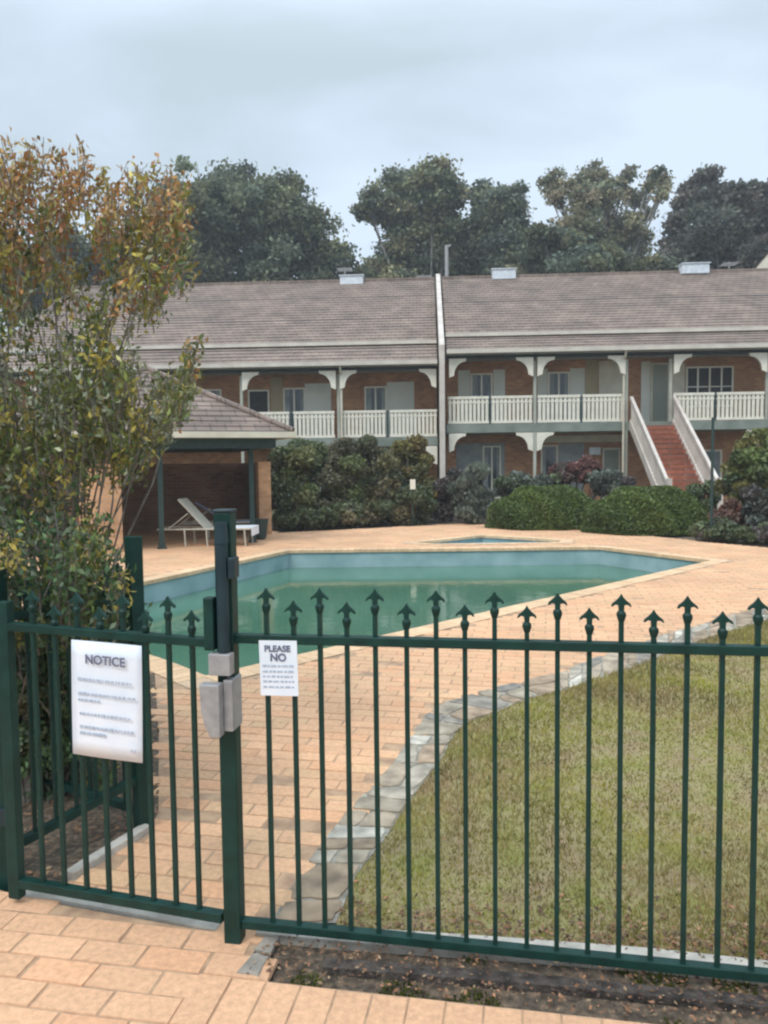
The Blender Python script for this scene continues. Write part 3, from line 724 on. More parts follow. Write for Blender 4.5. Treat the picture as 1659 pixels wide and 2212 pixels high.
# details, left wing
z0, zt_ = zfL+.0, zeL-.14
def LX(x, v=WV): return bx(x, v)-cl
zw1 = zeL-.62
wpanel(wl, LX(352), LX(430), zfL, zw1); wpanel(wl, LX(660), LX(716), zfL, zt_-.35); wpanel(wl, LX(836), LX(895), zfL, zt_-.35)
wpanel(wl, LX(586), LX(612), zfL, zt_-.1, 'door')
window(wl, LX(537), LX(583), zfL+.05, zt_-.55, 1, 1, 'dark'); window(wl, LX(613), LX(660), zfL+.1, zt_-.5, 2, 2); window(wl, LX(788), LX(836), zfL+.1, zt_-.5, 2, 2)
window(wl, LX(430), LX(480), zfL+.1, zt_-.5, 2, 2); door(wl, LX(200), LX(250), zfL, zfL+2.05, 'gdoor'); window(wl, LX(120), LX(180), zfL+.9, zfL+2.0, 2, 2)
for xx in (90, 310, 523, 732): post_(wl, bx(xx)-cl, 0, zeL-.36, .13)
for xx, sides in ((523, (1,)), (732, (-1, 1)), (310, (-1, 1)), (90, (-1, 1)), (947, (-1,))):
    for s_ in sides:
        mb = MB(); bracket(mb, bx(xx)-cl+s_*.07, zeL-.27+.03, s_, -.15); mb.build('bracket', MT['white'], wl)
for a, b in ((100, 300), (318, 515), (531, 625), (634, 723), (741, 833), (842, 944)): balustrade(wl, bx(a)-cl, bx(b)-cl, zfL, zrailL)
for xx in (629, 837):
    mb = MB(); mb.box(bx(xx)-cl-.03, bx(xx)-cl+.03, -.03, .03, zfL-.02, zrailL-.02); mb.build('rail_post', MT['dgreen'], wl)
mb = MB(); bracket(mb, bx(944)-cl, zfL-.34, -1, -.02); mb.build('bracket', MT['white'], wl)
window(wl, LX(790), LX(850), .9, 2.0, 2, 1); wpanel(wl, LX(680), LX(780), 0, 2.2)
# details, right wing
def RX(x, v=WV): return bx(x, v)-cr_
zt_ = zeR-.14
wpanel(wr, RX(990), RX(1016), zfR, zt_-.3); window(wr, RX(1017), RX(1064), zfR+.1, zt_-.42, 2, 2, 'glass'); wpanel(wr, RX(1066), RX(1091), zfR, zt_-.3)
wpanel(wr, RX(1160), RX(1182), zfR, zt_-.3); window(wr, RX(1183), RX(1230), zfR+.1, zt_-.42, 2, 2, 'glass'); wpanel(wr, RX(1231), RX(1263), zfR, zt_-.3)
wpanel(wr, RX(1264), RX(1291), zfR, zt_, 'door'); wpanel(wr, RX(1293), RX(1350), zfR, zt_-.05, 'cream')
wpanel(wr, RX(1384), RX(1404), zfR, zt_-.1, 'panel'); door(wr, RX(1408), RX(1440), zfR, zfR+2.1, 'gdoor')
wpanel(wr, RX(1446), RX(1478), zfR, zt_-.2, 'cream'); window(wr, RX(1480), RX(1582), zfR+.55, zt_-.32, 4, 2, 'dark')
window(wr, RX(1660), RX(1730), zfR+.5, zt_-.4, 3, 2, 'dark')
for xx in (1155, 1352, 1447, 1655, 1850): post_(wr, bx(xx)-cr_, 0, zeR-.36, .13)
for xx, sides in ((966, (1,)), (1155, (-1, 1)), (1352, (-1,)), (1447, (1,)), (1655, (-1, 1)), (1850, (-1, 1))):
    for s_ in sides:
        mb = MB(); bracket(mb, bx(xx)-cr_+s_*.07, zeR-.27+.03, s_, -.15); mb.build('bracket', MT['white'], wr)
for a, b in ((968, 1056), (1061, 1150), (1161, 1253), (1258, 1348), (1454, 1542), (1547, 1650), (1661, 1755), (1760, 1845)): balustrade(wr, bx(a)-cr_, bx(b)-cr_, zfR, zrailR)
for xx in (1058, 1255, 1544, 1757):
    mb = MB(); mb.box(bx(xx)-cr_-.03, bx(xx)-cr_+.03, -.03, .03, zfR-.02, zrailR-.02); mb.build('rail_post', MT['dgreen'], wr)
for xx, sides in ((966, (1,)), (1155, (-1, 1)), (1655, (-1, 1))):
    for s_ in sides:
        mb = MB(); bracket(mb, bx(xx)-cr_+s_*.06, zfR-.34, s_, -.02); mb.build('bracket', MT['white'], wr)
wpanel(wr, RX(985), RX(1090), 0, zfR-.65, 'curtain'); window(wr, RX(1042), RX(1082), .3, zfR-.75, 2, 1)
window(wr, RX(1168), RX(1205), .3, zfR-.75, 1, 1); wpanel(wr, RX(1206), RX(1262), .2, zfR-.7, 'curtain'); wpanel(wr, RX(1160), RX(1345), zfR-.66, zfR-.4, 'cream')
door(wr, RX(1305), RX(1336), 0, 2.05, 'gdoor'); window(wr, RX(1480), RX(1560), .9, 2.0, 2, 1)
mb = MB(); q = UB(1284, 975, WV-.1); mb.box(q[0]-cr_-.2, q[0]-cr_+.2, WV-.25, WV-.005, q[1]-.13, q[1]+.15); wlmp = mb.build('meter_box', MT['zinc'], wr, bevel=.02)
for par, c, us in ((wl, cl, (739, 318)), (wr, cr_, (1345, 1663))):
    for u_ in us:
        uu = bx(u_)-c; ze_ = zeL if par is wl else zeR; mb = MB(); mb.tube([(uu, -.42, ze_-.08), (uu, -.30, ze_-.30), (uu, -.12, ze_-.42), (uu, -.12, 0)], .04, n=8); mb.build('downpipe', MT['cream'], par)
# roof vents
def vent(par, c, x, y, wpx):
    q = UB(x, y, 8.3); hw = wpx/2/FPX*36; mb = MB(); mb.box(q[0]-c-hw, q[0]-c+hw, 8.1, 8.6, q[1]-.25, q[1]+.17); mb.box(q[0]-c-hw-.05, q[0]-c+hw+.05, 8.05, 8.65, q[1]+.172, q[1]+.21)
    mb.build('roof_vent', MT['zinc'], par)
vent(wl, cl, 760, 606, 48); vent(wr, cr_, 1088, 592, 48); vent(wr, cr_, 1500, 580, 54); vent(wl, cl, 335, 614, 44)
# antennas
def antenna(par, c, x, y0, y1, v=8.9):
    a = UB(x, y0, v); b = UB(x, y1, v); mb = MB(); mb.tube([(a[0]-c, v, a[1]-.3), (b[0]-c, v, b[1])], .03, n=6)
    for k in range(5): mb.bar((b[0]-c-.35, v-.3+k*.14, b[1]-.1), (b[0]-c+.35, v-.3+k*.14, b[1]-.1), .02)
    mb.bar((b[0]-c, v-.35, b[1]-.1), (b[0]-c, v+.4, b[1]-.1), .025); mb.build('aerial', MT['galv'], par)
antenna(wl, cl, 745, 606, 578); antenna(wr, cr_, 1575, 580, 566); antenna(wl, cl, 915, 604, 594)
# staircase
zbotst = .0; nst = 18; vtop = -.08; vlen = 4.3
ul = bx(1358)-cr_+.06; ur = bx(1450)-cr_+.06
stw = []
st = MB()
for k in range(nst):
    z1 = zfR*(1-(k+1)/nst)+zfR/nst*.0+zfR/nst*0.98*0; v0 = vtop-vlen*k/nst; v1 = vtop-vlen*(k+1)/nst
    st.box(ul+.05, ur-.05, v1-.02, v0, z1-.14 if z1 > .15 else 0, z1)
so_ = st.build('staircase', MT['tread'], wr)
for uu in (ul, ur):
    mb = MB()
    mb.prism([(vtop, zfR-.28), (vtop, zfR+.05), (vtop-vlen, .12), (vtop-vlen, -.0), (vtop-vlen+.35, 0)], 0, uu-.05, uu+.05)
    mb.bar((uu, vtop, zfR+.80), (uu, vtop-vlen, .9), .10, .11)
    for k in range(26):
        f_ = (k+.5)/26; mb.box(uu-.02, uu+.02, vtop-vlen*f_-.025, vtop-vlen*f_+.025, zfR*(1-f_)+.05, zfR*(1-f_)+.80+.06*f_)
    mb.box(uu-.07, uu+.07, vtop-vlen-.07, vtop-vlen+.07, 0, 1.12)
    mb.build('stair_balustrade', MT['offw'], so_)
# neighbouring gable at the far right
gp = D(1700, 560, 44); nb = empty('neighbouring_house', (gp[0], gp[1], 0)); nb.rotation_euler[2] = -math.radians(29); tag(nb, 'cream gable end of a further house just showing above the roof at far right', 'house')
hb = D(1700, 588, 44)[2]; ha = D(1700, 430, 44)[2]; mb = MB()
mb.prism([(-2.0, 0), (-2.0, hb-.1), (1.6, ha), (5.2, hb-.1), (5.2, 0)], 1, 0, 9); mb.build('wall', MT['cream'], nb)
mb = MB()
for sx in (-1, 1):
    a = Vector((1.6, 0, ha+.12)); b = Vector((1.6+sx*3.75, 0, hb-.2+.02))
    mb.add([(a.x, .06, a.z), (b.x, .06, b.z), (b.x, 9.3, b.z), (a.x, 9.3, a.z), (a.x, .06, a.z-.1), (b.x, .06, b.z-.1), (b.x, 9.3, b.z-.1), (a.x, 9.3, a.z-.1)], [(0,1,2,3),(4,7,6,5),(0,4,5,1),(3,2,6,7),(1,5,6,2)])
mb.build('roof', MT['tile'], nb)
pp = D(965, 600, 40); pole = MB(); pole.tube([(0, 0, 0), (0, 0, D(965, 530, 40)[2])], [.14, .09], n=10); pole.tube([(0, 0, D(965, 536, 40)[2]), (.2, -.15, D(965, 531, 40)[2])], [.07, .05], n=6)
o = pole.build('power_pole', MT['galv'], None); o.location = (pp[0], pp[1], 0); tag(o, 'pale pole standing behind the roofs by the dividing wall', 'pole')

# ================================================================= pavilion
ga = math.radians(20); GO = Vector((-1.85, 15.9, 0))
gz_ = empty('pool_pavilion', tuple(GO), ga); tag(gz_, 'open sided brick pavilion with brown hipped tile roof left of the pool', 'pavilion')
ze = 2.27; fx0, fx1, fy0, fy1 = -5.7, 0.0, 0.0, 5.5; apx = ((fx0+fx1)/2+.15, 2.7); za_ = 3.78
mb = MB(); n = 13; A = (apx[0], apx[1])
cor = [(fx0, fy0), (fx1, fy0), (fx1, fy1), (fx0, fy1)]
for k in range(4):
    p, q = cor[k], cor[(k+1) % 4]
    for i in range(n):
        a = i/n; b = (i+1)/n
        def L2(P, t): return (P[0]+(A[0]-P[0])*t, P[1]+(A[1]-P[1])*t)
        pa, qa, pb, qb = L2(p, a), L2(q, a), L2(p, b), L2(q, b); z_a = ze+.04+(za_-ze)*a; z_b = ze+.04+(za_-ze)*b
        mb.add([(*pa, z_a+.028), (*qa, z_a+.028), (*qb, z_b), (*pb, z_b)], [(0, 1, 2, 3)]); mb.add([(*pa, z_a-.01), (*qa, z_a-.01), (*qa, z_a+.028), (*pa, z_a+.028)], [(0, 1, 2, 3)])
rf = mb.build('roof', MT['tile2'], gz_)
mb = MB()
for c in cor: mb.tube([(*c, ze+.08), (*A, za_+.07)], .065, n=8)
mb.build('hip_capping', MT['tile2'], rf)
mb = MB(); mb.box(fx0-.05, fx1+.05, -.06, .02, ze-.07, ze+.05); mb.box(fx1-.02, fx1+.06, .022, fy1, ze-.07, ze+.05); mb.box(fx0-.06, fx0+.02, .022, fy1, ze-.07, ze+.05); mb.box(fx0-.05, fx1+.05, fy1-.02, fy1+.06, ze-.068, ze+.048)
mb.build('fascia', MT['cream'], gz_)
mb = MB(); mb.box(fx0+.3, fx1-.3, .30, .40, ze-.28, ze-.075); mb.box(fx1-.45, fx1-.35, .402, fy1-.4, ze-.28, ze-.075); mb.box(fx0+.3, fx1-.3, fy1-.5, fy1-.4, ze-.28, ze-.075); mb.build('beam', MT['dgreen'], gz_)
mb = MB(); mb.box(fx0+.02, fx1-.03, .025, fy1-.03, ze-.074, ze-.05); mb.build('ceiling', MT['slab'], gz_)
for u, v in ((-2.64, .34), (-.74, .8)):
    mb = MB(); mb.box(u-.05, u+.05, v-.05, v+.05, 0, ze-.28); p_ = mb.build('post', MT['dgreen'], gz_)
    mb = MB(); mb.box(u-.09, u+.09, v-.09, v+.09, 0, .03); mb.box(u-.065, u+.065, v-.065, v+.065, .03, .12); mb.build('post_base', MT['dgreen'], p_)
H = 1.70
mb = MB(); mb.box(-4.15, -3.38, .10, .55, 0, H); mb.build('brick_pier', MT['brick2'], gz_)
mb = MB(); mb.box(-.27, .02, 2.45, 2.80, 0, H+.02); mb.build('brick_pier', MT['brick2'], gz_)
mb = MB(); mb.box(-.24, -.03, 2.802, 4.9, 0, H); mb.box(-4.9, -.242, 4.7, 4.9, 0, H); mb.box(-4.9, -4.7, .9, 4.698, 0, H); mb.box(-4.9, -4.152, .56, .898, 0, H)
mb.build('half_wall', MT['brick_shade'], gz_)
# loungers
def lounger(name, loc, rz_, back=48, mat='sling', label='', length=1.9):
    r = empty(name, loc, rz_); tag(r, label, 'sun lounger', 'sun loungers under the pavilion'); w = .32; zs = .36; hx = .72
    mb = MB()
    for s_ in (-1, 1): mb.tube([(0, s_*w, zs), (length, s_*w, zs)], .018, n=8)
    mb.tube([(0, -w, zs), (0, w, zs)], .018, n=8); mb.tube([(length, -w, zs), (length, w, zs)], .018, n=8); mb.build('frame', MT['sling'], r)
    for x in (.55, 1.0, length-.12):
        for s_ in (-1, 1):
            mb = MB(); mb.tube([(x, s_*w, zs), (x+.02, s_*w, 0)], .017, n=8); mb.build('leg', MT['sling'], r)
    mb = MB(); mb.box(hx, length-.01, -w+.01, w-.01, zs-.004, zs+.010); mb.build('seat', MT[mat], r)
    a = math.radians(back); bl = .82; ex = hx+.25-bl*math.cos(a); ez = zs+bl*math.sin(a); mb = MB(); mb.bar((hx+.25, 0, zs+.01), (ex, 0, ez), .6, .022, up=(0, 0, 1)); mb.build('backrest', MT[mat], r)
    mb = MB()
    for s_ in (-1, 1): mb.tube([(hx-.1, s_*(w-.04), zs+.32), (.2, s_*(w-.04), zs)], .012, n=6)
    mb.build('backrest_strut', MT['sling'], r)
    return r
lp = D(352, 1140, 15.9); l1 = lounger('sun_lounger', (lp[0], lp[1], 0), math.radians(-3), label='beige sling lounger with raised back near the front posts of the pavilion')
lp2 = D(395, 1130, 17.3); lounger('sun_lounger', (lp2[0], lp2[1], 0), math.radians(12), back=34, mat='towel', label='lounger with grey sling standing further back behind the beige one')
# towels
def towel(name, loc, rz_, mat, label, w=.4, l=.5, drop=.16):
    mb = MB(); mb.box(0, l, -w/2, w/2, 0, .02); mb.box(l, l+.02, -w/2, w/2, -drop, .02); o = mb.build(name, MT[mat], None, bevel=.008); o.location = loc; o.rotation_euler = (0, 0, rz_); tag(o, label, 'towel')
towel('towel', (lp[0]+1.40, lp[1]-.08, .375), math.radians(-3), 'wtowel', 'white towel draped over the foot of the beige lounger', .62, .52)
# small green planter tub beside the lounger
mb = MB(); mb.tube([(0, 0, 0), (0, 0, .05), (0, 0, .42), (0, 0, .45)], [.10, .14, .19, .20], n=14); tp = D(562, 1160, 17.0)
mb2 = mb.build('bin', MT['dgreen'], None, smooth=False); mb2.location = (tp[0], tp[1], 0); tag(mb2, 'small dark green tub by the right pavilion post', 'tub')

# ================================================================= vegetation
def blob_points(blobs, per, clump=.28, nclump=26, fill=.25, flat_=1.0):
    pts = []; ids = []; k = 0
    tot = sum((b[3]*b[4]*b[5])**(2/3) for b in blobs)
    for b in blobs:
        c = np.array(b[:3]); R_ = np.array(b[3:6]); nn = int(per*((b[3]*b[4]*b[5])**(2/3))/tot); m_ = nclump
        d = unit(rng.normal(size=(m_, 3))); rad = 1-fill*rng.random((m_, 1))**1.0*1.6; rad = np.clip(rad, .15, 1)
        cc_ = c+d*rad*R_*(1-clump*.6); sz = clump*R_.mean()*rng.uniform(.6, 1.25, m_)
        w_ = rng.integers(0, m_, nn); q = unit(rng.normal(size=(nn, 3)))*(rng.random((nn, 1))**.45)
        q[:, 2] *= .75*flat_
        pts.append(cc_[w_]+q*sz[w_][:, None]); ids.append(w_+k); k += m_
    return np.concatenate(pts), np.concatenate(ids), k
def foliage(name, blobs, per, size, cols, parent=None, clump=.28, nclump=26, fill=.25, mat='farleaf', elong=1.6, axis=None, csd=.16, flat_=1.0):
    p, ids, k = blob_points(blobs, per, clump, nclump, fill, flat_)
    cols = np.array(cols); pick = cols[rng.integers(0, len(cols), k)]*(1+rng.normal(0, csd, (k, 1)))
    c = pick[ids]*(1+rng.normal(0, .18, (len(p), 1)))
    sz = size*rng.uniform(.6, 1.3, len(p)); V = leaf_arrays(p, sz*elong, sz, axis=axis)
    return fast_quads(name, V, c, MT[mat], parent)

def gum(px_blobs, dist, label, cols, per=26000, base=None, size=.21, nclump=30, fill=.9, clump=.34):
    bl = []
    for (x, y, r_, *o_) in px_blobs:
        r_ *= .93
        p = D(x, y, dist+(o_[0] if o_ else rng.uniform(-3, 3))); R_ = r_/FPX*dist
        bl.append((p[0], p[1], p[2], R_*1.0, R_*1.0, R_*.92))
    bxp = np.mean([b[0] for b in bl]) if base is None else D(base, 900, dist)[0]
    root = empty('gum_tree', (bxp, dist, 0)); tag(root, label, 'tree', 'tall gum trees behind the motel')
    loc = [(b[0]-bxp, b[1]-dist, b[2], b[3], b[4], b[5]) for b in bl]
    P_, I_ = [], []; K_ = 0; tot = sum(b[3]**2 for b in loc)
    for b in loc:
        m_ = max(12, int(34*(b[3]/2.0)**1.2)); cc_ = np.array(b[:3])+unit(rng.normal(size=(m_, 3)))*(rng.random((m_, 1))**.42)*np.array(b[3:6])*.98
        nn = int(per*1.7*b[3]**2/tot); w_ = rng.integers(0, m_, nn); sg = rng.uniform(.20, .42, m_)*(min(b[3], 2.2)*.5+.35)
        g3 = rng.normal(size=(nn, 3))*sg[w_][:, None]*np.array([1, 1, .62]); P_.append(cc_[w_]+g3); I_.append(w_+K_); K_ += m_
    P_ = np.concatenate(P_); I_ = np.concatenate(I_); cl_ = np.array(cols)*np.array([2.75, 2.45, 2.2])
    pk = cl_[rng.integers(0, len(cl_), K_)]*(1+rng.normal(0, .2, (K_, 1))); cc2 = pk[I_]*(1+rng.normal(0, .2, (len(P_), 1)))
    sz_ = size*rng.uniform(.55, 1.3, len(P_)); fast_quads('crown', leaf_arrays(P_, sz_*1.7, sz_), cc2, MT['farleaf'], root)
    mb = MB(); zb = min(b[2] for b in loc); h0 = max(3, zb*.6); mb.tube([(0, 0, -.2), (.1, 0, h0*.5), (0, .1, h0)], [.55, .45, .38], n=10)
    for b in loc:
        e_ = Vector((b[0], b[1], b[2]+b[5]*.3)); m_ = Vector((b[0]*.4, b[1]*.4, h0+(b[2]-h0)*.45)); mb.tube([(0, .1, h0-.3), tuple(m_), tuple(e_)], [.20, .12, .04], n=7)
        for k in range(5):
            d = Vector(unit(rng.normal(size=(1, 3)))[0]); mb.tube([tuple(m_.lerp(e_, .6+.08*k)), tuple(e_+Vector((d.x*b[3]*.8, d.y*b[4]*.8, abs(d.z)*b[5]*.6)))], [.05, .012], n=5)
    mb.build('trunk', MT['gumbark'], root, smooth=True)
    return root
dk = [(.050, .066, .050), (.066, .080, .052), (.040, .055, .045)]
md = [(.075, .088, .055), (.060, .078, .055), (.095, .100, .062)]
lt_ = [(.11, .115, .075), (.085, .10, .065), (.13, .12, .085)]
gum([(430, 430, 88), (520, 415, 72), (600, 455, 80), (660, 520, 75), (560, 520, 95), (450, 540, 95), (360, 480, 70), (700, 590, 62), (590, 610, 85), (470, 630, 85), (350, 590, 80), (740, 545, 26)], 56,
    'broad dark gum tree behind the left wing roof', dk+md[:2], per=52000, base=540)
gum([(880, 400, 48), (935, 395, 52), (975, 415, 40), (820, 440, 42), (790, 450, 24), (880, 480, 56), (950, 490, 58), (860, 560, 60), (940, 590, 70), (800, 610, 60), (860, 640, 60)], 58,
    'tall domed gum tree with open branches left of the pale pole', md+dk[:1], per=36000, base=930, fill=.5)
gum([(1040, 430, 34), (1090, 435, 44), (1060, 490, 60), (1110, 500, 38), (1030, 540, 55), (1090, 570, 60), (1040, 620, 60)], 60,
    'rounded dark gum tree between the domed one and the thin topped one', dk, per=26000, base=1070)
gum([(1195, 395, 27), (1185, 415, 16), (1225, 400, 14), (1340, 400, 16), (1440, 400, 12), (1400, 400, 13), (1360, 420, 14), (1205, 430, 22), (1280, 385, 34), (1310, 420, 34), (1255, 430, 34), (1355, 375, 20), (1420, 385, 24), (1425, 415, 18), (1380, 430, 20), (1250, 485, 45), (1320, 490, 48), (1370, 500, 34), (1395, 460, 18), (1290, 540, 60), (1360, 560, 50)], 62,
    'thin topped gum tree with separate leafy tufts against the sky', lt_+md, per=17000, base=1300, nclump=16, fill=.55, size=.19)
gum([(1190, 560, 55), (1170, 520, 34), (1250, 590, 60), (1340, 605, 60), (1420, 600, 50), (1300, 560, 40), (1140, 600, 45), (1220, 530, 36)], 48,
    'low dark bushy tree in front of the thin topped gum', dk+[(.07, .075, .045)], per=30000, base=1260)
gum([(1520, 400, 38), (1495, 440, 44), (1550, 430, 40), (1600, 430, 34), (1640, 430, 38), (1470, 510, 44), (1540, 500, 60), (1620, 500, 60), (1690, 460, 50), (1500, 580, 60), (1590, 590, 70), (1680, 570, 80), (1440, 570, 36)], 54,
    'dark dense gum tree at the right above the roof', [(.042, .05, .048), (.052, .062, .052), (.06, .06, .055)], per=44000, base=1570)
gum([(230, 540, 60), (140, 560, 70), (40, 580, 80), (280, 610, 60), (180, 640, 70), (-60, 560, 90), (60, 650, 70)], 60, 'grey green gum tree behind the red leaved shrub at left', dk+md[:1], per=26000, base=130)

def shrub(name, px, label, cols, per=3000, size=.07, group=None, depth=1.0, cat='shrub', base=None, core=False, mat='leaf', clump=.4, fill=.4, nclump=18, upright=0):
    bl = []
    for (x, y, rx, ry, d) in px:
        p = D(x, y, d); a = rx/FPX*d*1.28; b = ry/FPX*d*1.28; bl.append((p[0], p[1], p[2], a, a*depth, b))
    cx_ = bl[0][0]; cy_ = bl[0][1]; root = empty(name, (cx_, cy_, 0)); tag(root, label, cat, group); cols = np.array(cols)*1.3
    loc = [(b[0]-cx_, b[1]-cy_, max(b[2], b[5]*.9), b[3], b[4], b[5]) for b in bl]
    ax = np.array([0, 0, 1.0])*upright if upright else None
    foliage('foliage', loc, int(per*2.1), size, np.array(cols)*1.4, root, clump=clump, nclump=nclump, fill=fill, mat=mat, axis=ax)
    mb = MB()
    for b in loc:
        for k in range(6):
            d = unit(rng.normal(size=(1, 3)))[0]; mb.tube([(b[0]*.5+d[0]*.08, b[1]*.5+d[1]*.08, -.03), (b[0]+d[0]*b[3]*.4, b[1]+d[1]*b[4]*.4, b[2]*.6), (b[0]+d[0]*b[3]*.8, b[1]+d[1]*b[4]*.8, b[2]+abs(d[2])*b[5]*.7)], [.03, .018, .006], n=5)
    mb.build('stems', MT['bark'], root)
    return root
def hedge(px, label, cols, per=14000, depth=1.2, size=.06):
    x, y, rx, ry, d = px; p = D(x, y, d); a = rx/FPX*d; top = D(x, y-ry, d)[2]
    root = empty('clipped_hedge', (p[0], p[1], 0)); tag(root, label, 'hedge', 'clipped green hedge mounds')
    # superellipsoid mound with lumpy surface
    def surf(dirs):
        q = np.abs(dirs); k = (q[:, 0]**1.95+q[:, 1]**1.95+np.maximum(q[:, 2], 0)**1.95)**(-1/1.95)
        lump = 1+.04*np.sin(dirs[:, 0]*9+dirs[:, 2]*5)+.03*np.sin(dirs[:, 1]*13+dirs[:, 0]*17+1)
        return dirs*(k*lump)[:, None]*np.array([a, depth, top])
    dirs = unit(rng.normal(size=(per, 3))); dirs[:, 2] = np.abs(dirs[:, 2]); s_ = surf(dirs)*rng.uniform(.93, 1.02, (per, 1)); s_[:, 2] = np.maximum(s_[:, 2], .03)
    cols = np.array(cols); ph = (np.sin(s_[:, 0]*2.1+s_[:, 2]*3)+np.sin(s_[:, 1]*3.3+s_[:, 0]*4.7)+2)/4
    c = cols[0]*(1-ph[:, None])+cols[1]*ph[:, None]; c = c*(1+rng.normal(0, .22, (per, 1)))
    sz = size*rng.uniform(.6, 1.3, per); fast_quads('foliage', leaf_arrays(s_, sz*1.4, sz, axis=unit(dirs), spread=2.0), c, MT['leaf'], root)
    mb = MB(); nu, nv = 24, 8; V_ = []
    for j in range(nv+1):
        el = math.pi/2*j/nv
        for i in range(nu): az = 2*math.pi*i/nu; V_.append((math.cos(az)*math.cos(el), math.sin(az)*math.cos(el), math.sin(el)))
    V_ = surf(unit(np.array(V_)))*.9
    F_ = [(j*nu+i, j*nu+(i+1) % nu, (j+1)*nu+(i+1) % nu, (j+1)*nu+i) for j in range(nv) for i in range(nu)]
    mb.add([tuple(v) for v in V_], F_); mb.build('hedge_core', noisy('dark_core', (.012, .018, .008), (.03, .04, .015), rough=.95), root)  # solid dark core inside the leaf shell, stops any view through the hedge
    return root
HG = [(.08, .12, .03), (.14, .19, .045)]
hedge((1178, 1100, 130, 50, 19.4), 'lower clipped green hedge mound left of the big one', HG, per=46000, depth=1.1, size=.042)
hedge((1398, 1110, 142, 58, 17.9), 'large clipped green hedge mound in front of the staircase foot', HG, per=64000, depth=1.2, size=.042)
ol = [(.062, .075, .028), (.08, .082, .03), (.05, .06, .027)]; br = [(.095, .08, .04), (.085, .08, .045), (.075, .07, .04)]; yg = [(.125, .095, .03), (.10, .09, .03), (.075, .075, .03)]
gy = [(.085, .095, .07), (.07, .08, .062), (.055, .062, .05)]; pu = [(.065, .052, .048), (.055, .05, .044), (.075, .062, .055)]; dgc = [(.05, .065, .03), (.062, .075, .035), (.07, .085, .042)]
grp = 'garden shrubs along the far deck edge'
shrub('garden_shrub', [(645, 1010, 52, 62, 20.6), (640, 1090, 55, 50, 20.2)], 'olive green shrub right of the pavilion pier', ol, per=9000, group=grp)
shrub('garden_shrub', [(745, 1010, 55, 62, 21.2), (740, 1085, 60, 50, 20.8), (700, 1110, 40, 30, 20.2)], 'brownish twiggy shrub in the middle of the far planting', br+ol[:1], per=10000, group=grp)
shrub('garden_shrub', [(810, 1000, 50, 58, 21.6), (820, 1080, 55, 55, 21.2)], 'olive and rust coloured shrub below the left balcony', [(.09, .075, .035), (.08, .075, .032), (.06, .065, .033)], per=9000, group=grp)
shrub('garden_shrub', [(892, 1000, 44, 48, 22.0), (900, 1050, 36, 44, 21.8)], 'yellow and orange leaved shrub left of the dividing wall', yg, per=8000, group=grp)
shrub('garden_shrub', [(880, 1100, 60, 36, 20.9), (800, 1115, 60, 26, 20.7)], 'low dark shrub under the yellow leaved one', dgc+br[:1], per=7000, group=grp)
shrub('garden_shrub', [(960, 1085, 42, 46, 21.8), (980, 1050, 34, 36, 22.4)], 'dark purplish shrub at the foot of the dividing wall', pu, per=6000, group=grp)
shrub('garden_shrub', [(1020, 1070, 42, 56, 21.2), (1015, 1110, 34, 24, 20.6)], 'grey green fan shaped shrub left of the hedge mounds', gy, per=5000, group=grp, upright=1.5, size=.08)
shrub('garden_shrub', [(1240, 1018, 42, 26, 23.5), (1285, 1016, 22, 16, 23.8)], 'dusty red leaved shrub below the upstairs balcony', [(.11, .05, .042), (.095, .06, .048), (.08, .065, .055)], per=5000, group=grp)
shrub('garden_shrub', [(1120, 1050, 50, 30, 23.5), (1180, 1050, 40, 26, 23.3)], 'pale grey green shrub behind the lower hedge mound', gy+dgc, per=4500, group=grp)
shrub('garden_shrub', [(1320, 1045, 46, 26, 22.9)], 'small grey shrub right of the red leaved one', gy+pu[:1], per=3000, group=grp)
shrub('garden_shrub', [(1625, 985, 62, 52, 17.6), (1610, 1040, 55, 50, 17.3), (1690, 1000, 60, 70, 17.6)], 'tall yellow green shrub at the right edge beside the stairs', [(.09, .10, .03), (.07, .09, .03), (.045, .065, .028), (.12, .11, .035)], per=15000, group=grp)
shrub('garden_shrub', [(1568, 1118, 32, 36, 16.6)], 'small reddish brown shrub right of the big hedge mound', [(.14, .06, .04), (.10, .06, .045), (.07, .06, .05)], per=3500, group=grp)
shrub('garden_shrub', [(1640, 1115, 44, 50, 16.2), (1720, 1110, 50, 55, 16.0)], 'dark mauve grey shrub at the right end of the planting', pu+gy[2:], per=6500, group=grp)
shrub('garden_shrub', [(1560, 1150, 60, 16, 15.6), (1660, 1165, 50, 14, 15.1)], 'low trailing dark ground cover plant at the right deck edge', dgc+pu[:1], per=4500, group=grp)
shrub('garden_shrub', [(1520, 1080, 30, 46, 19.6)], 'dark green shrub at the foot of the stair rail', dgc, per=4000, group=grp)

shrub('garden_shrub', [(660, 1000, 60, 50, 22.4), (620, 1060, 40, 60, 21.9)], 'dark green shrub behind the pavilion pier', dgc+ol[:1], per=8000, group=grp)
shrub('garden_shrub', [(775, 1010, 46, 50, 22.6), (850, 1040, 50, 50, 22.9)], 'dull green shrub filling the back of the far planting', ol+dgc, per=9000, group=grp)
shrub('garden_shrub', [(640, 1115, 50, 26, 19.6), (590+90, 1120, 40, 20, 19.4)], 'low dark green shrub on the deck edge right of the pier', dgc, per=5000, group=grp)
shrub('garden_shrub', [(735, 1112, 50, 26, 20.0), (790, 1115, 40, 20, 20.3)], 'low brown green shrub at the middle of the deck edge', br+dgc, per=5000, group=grp)
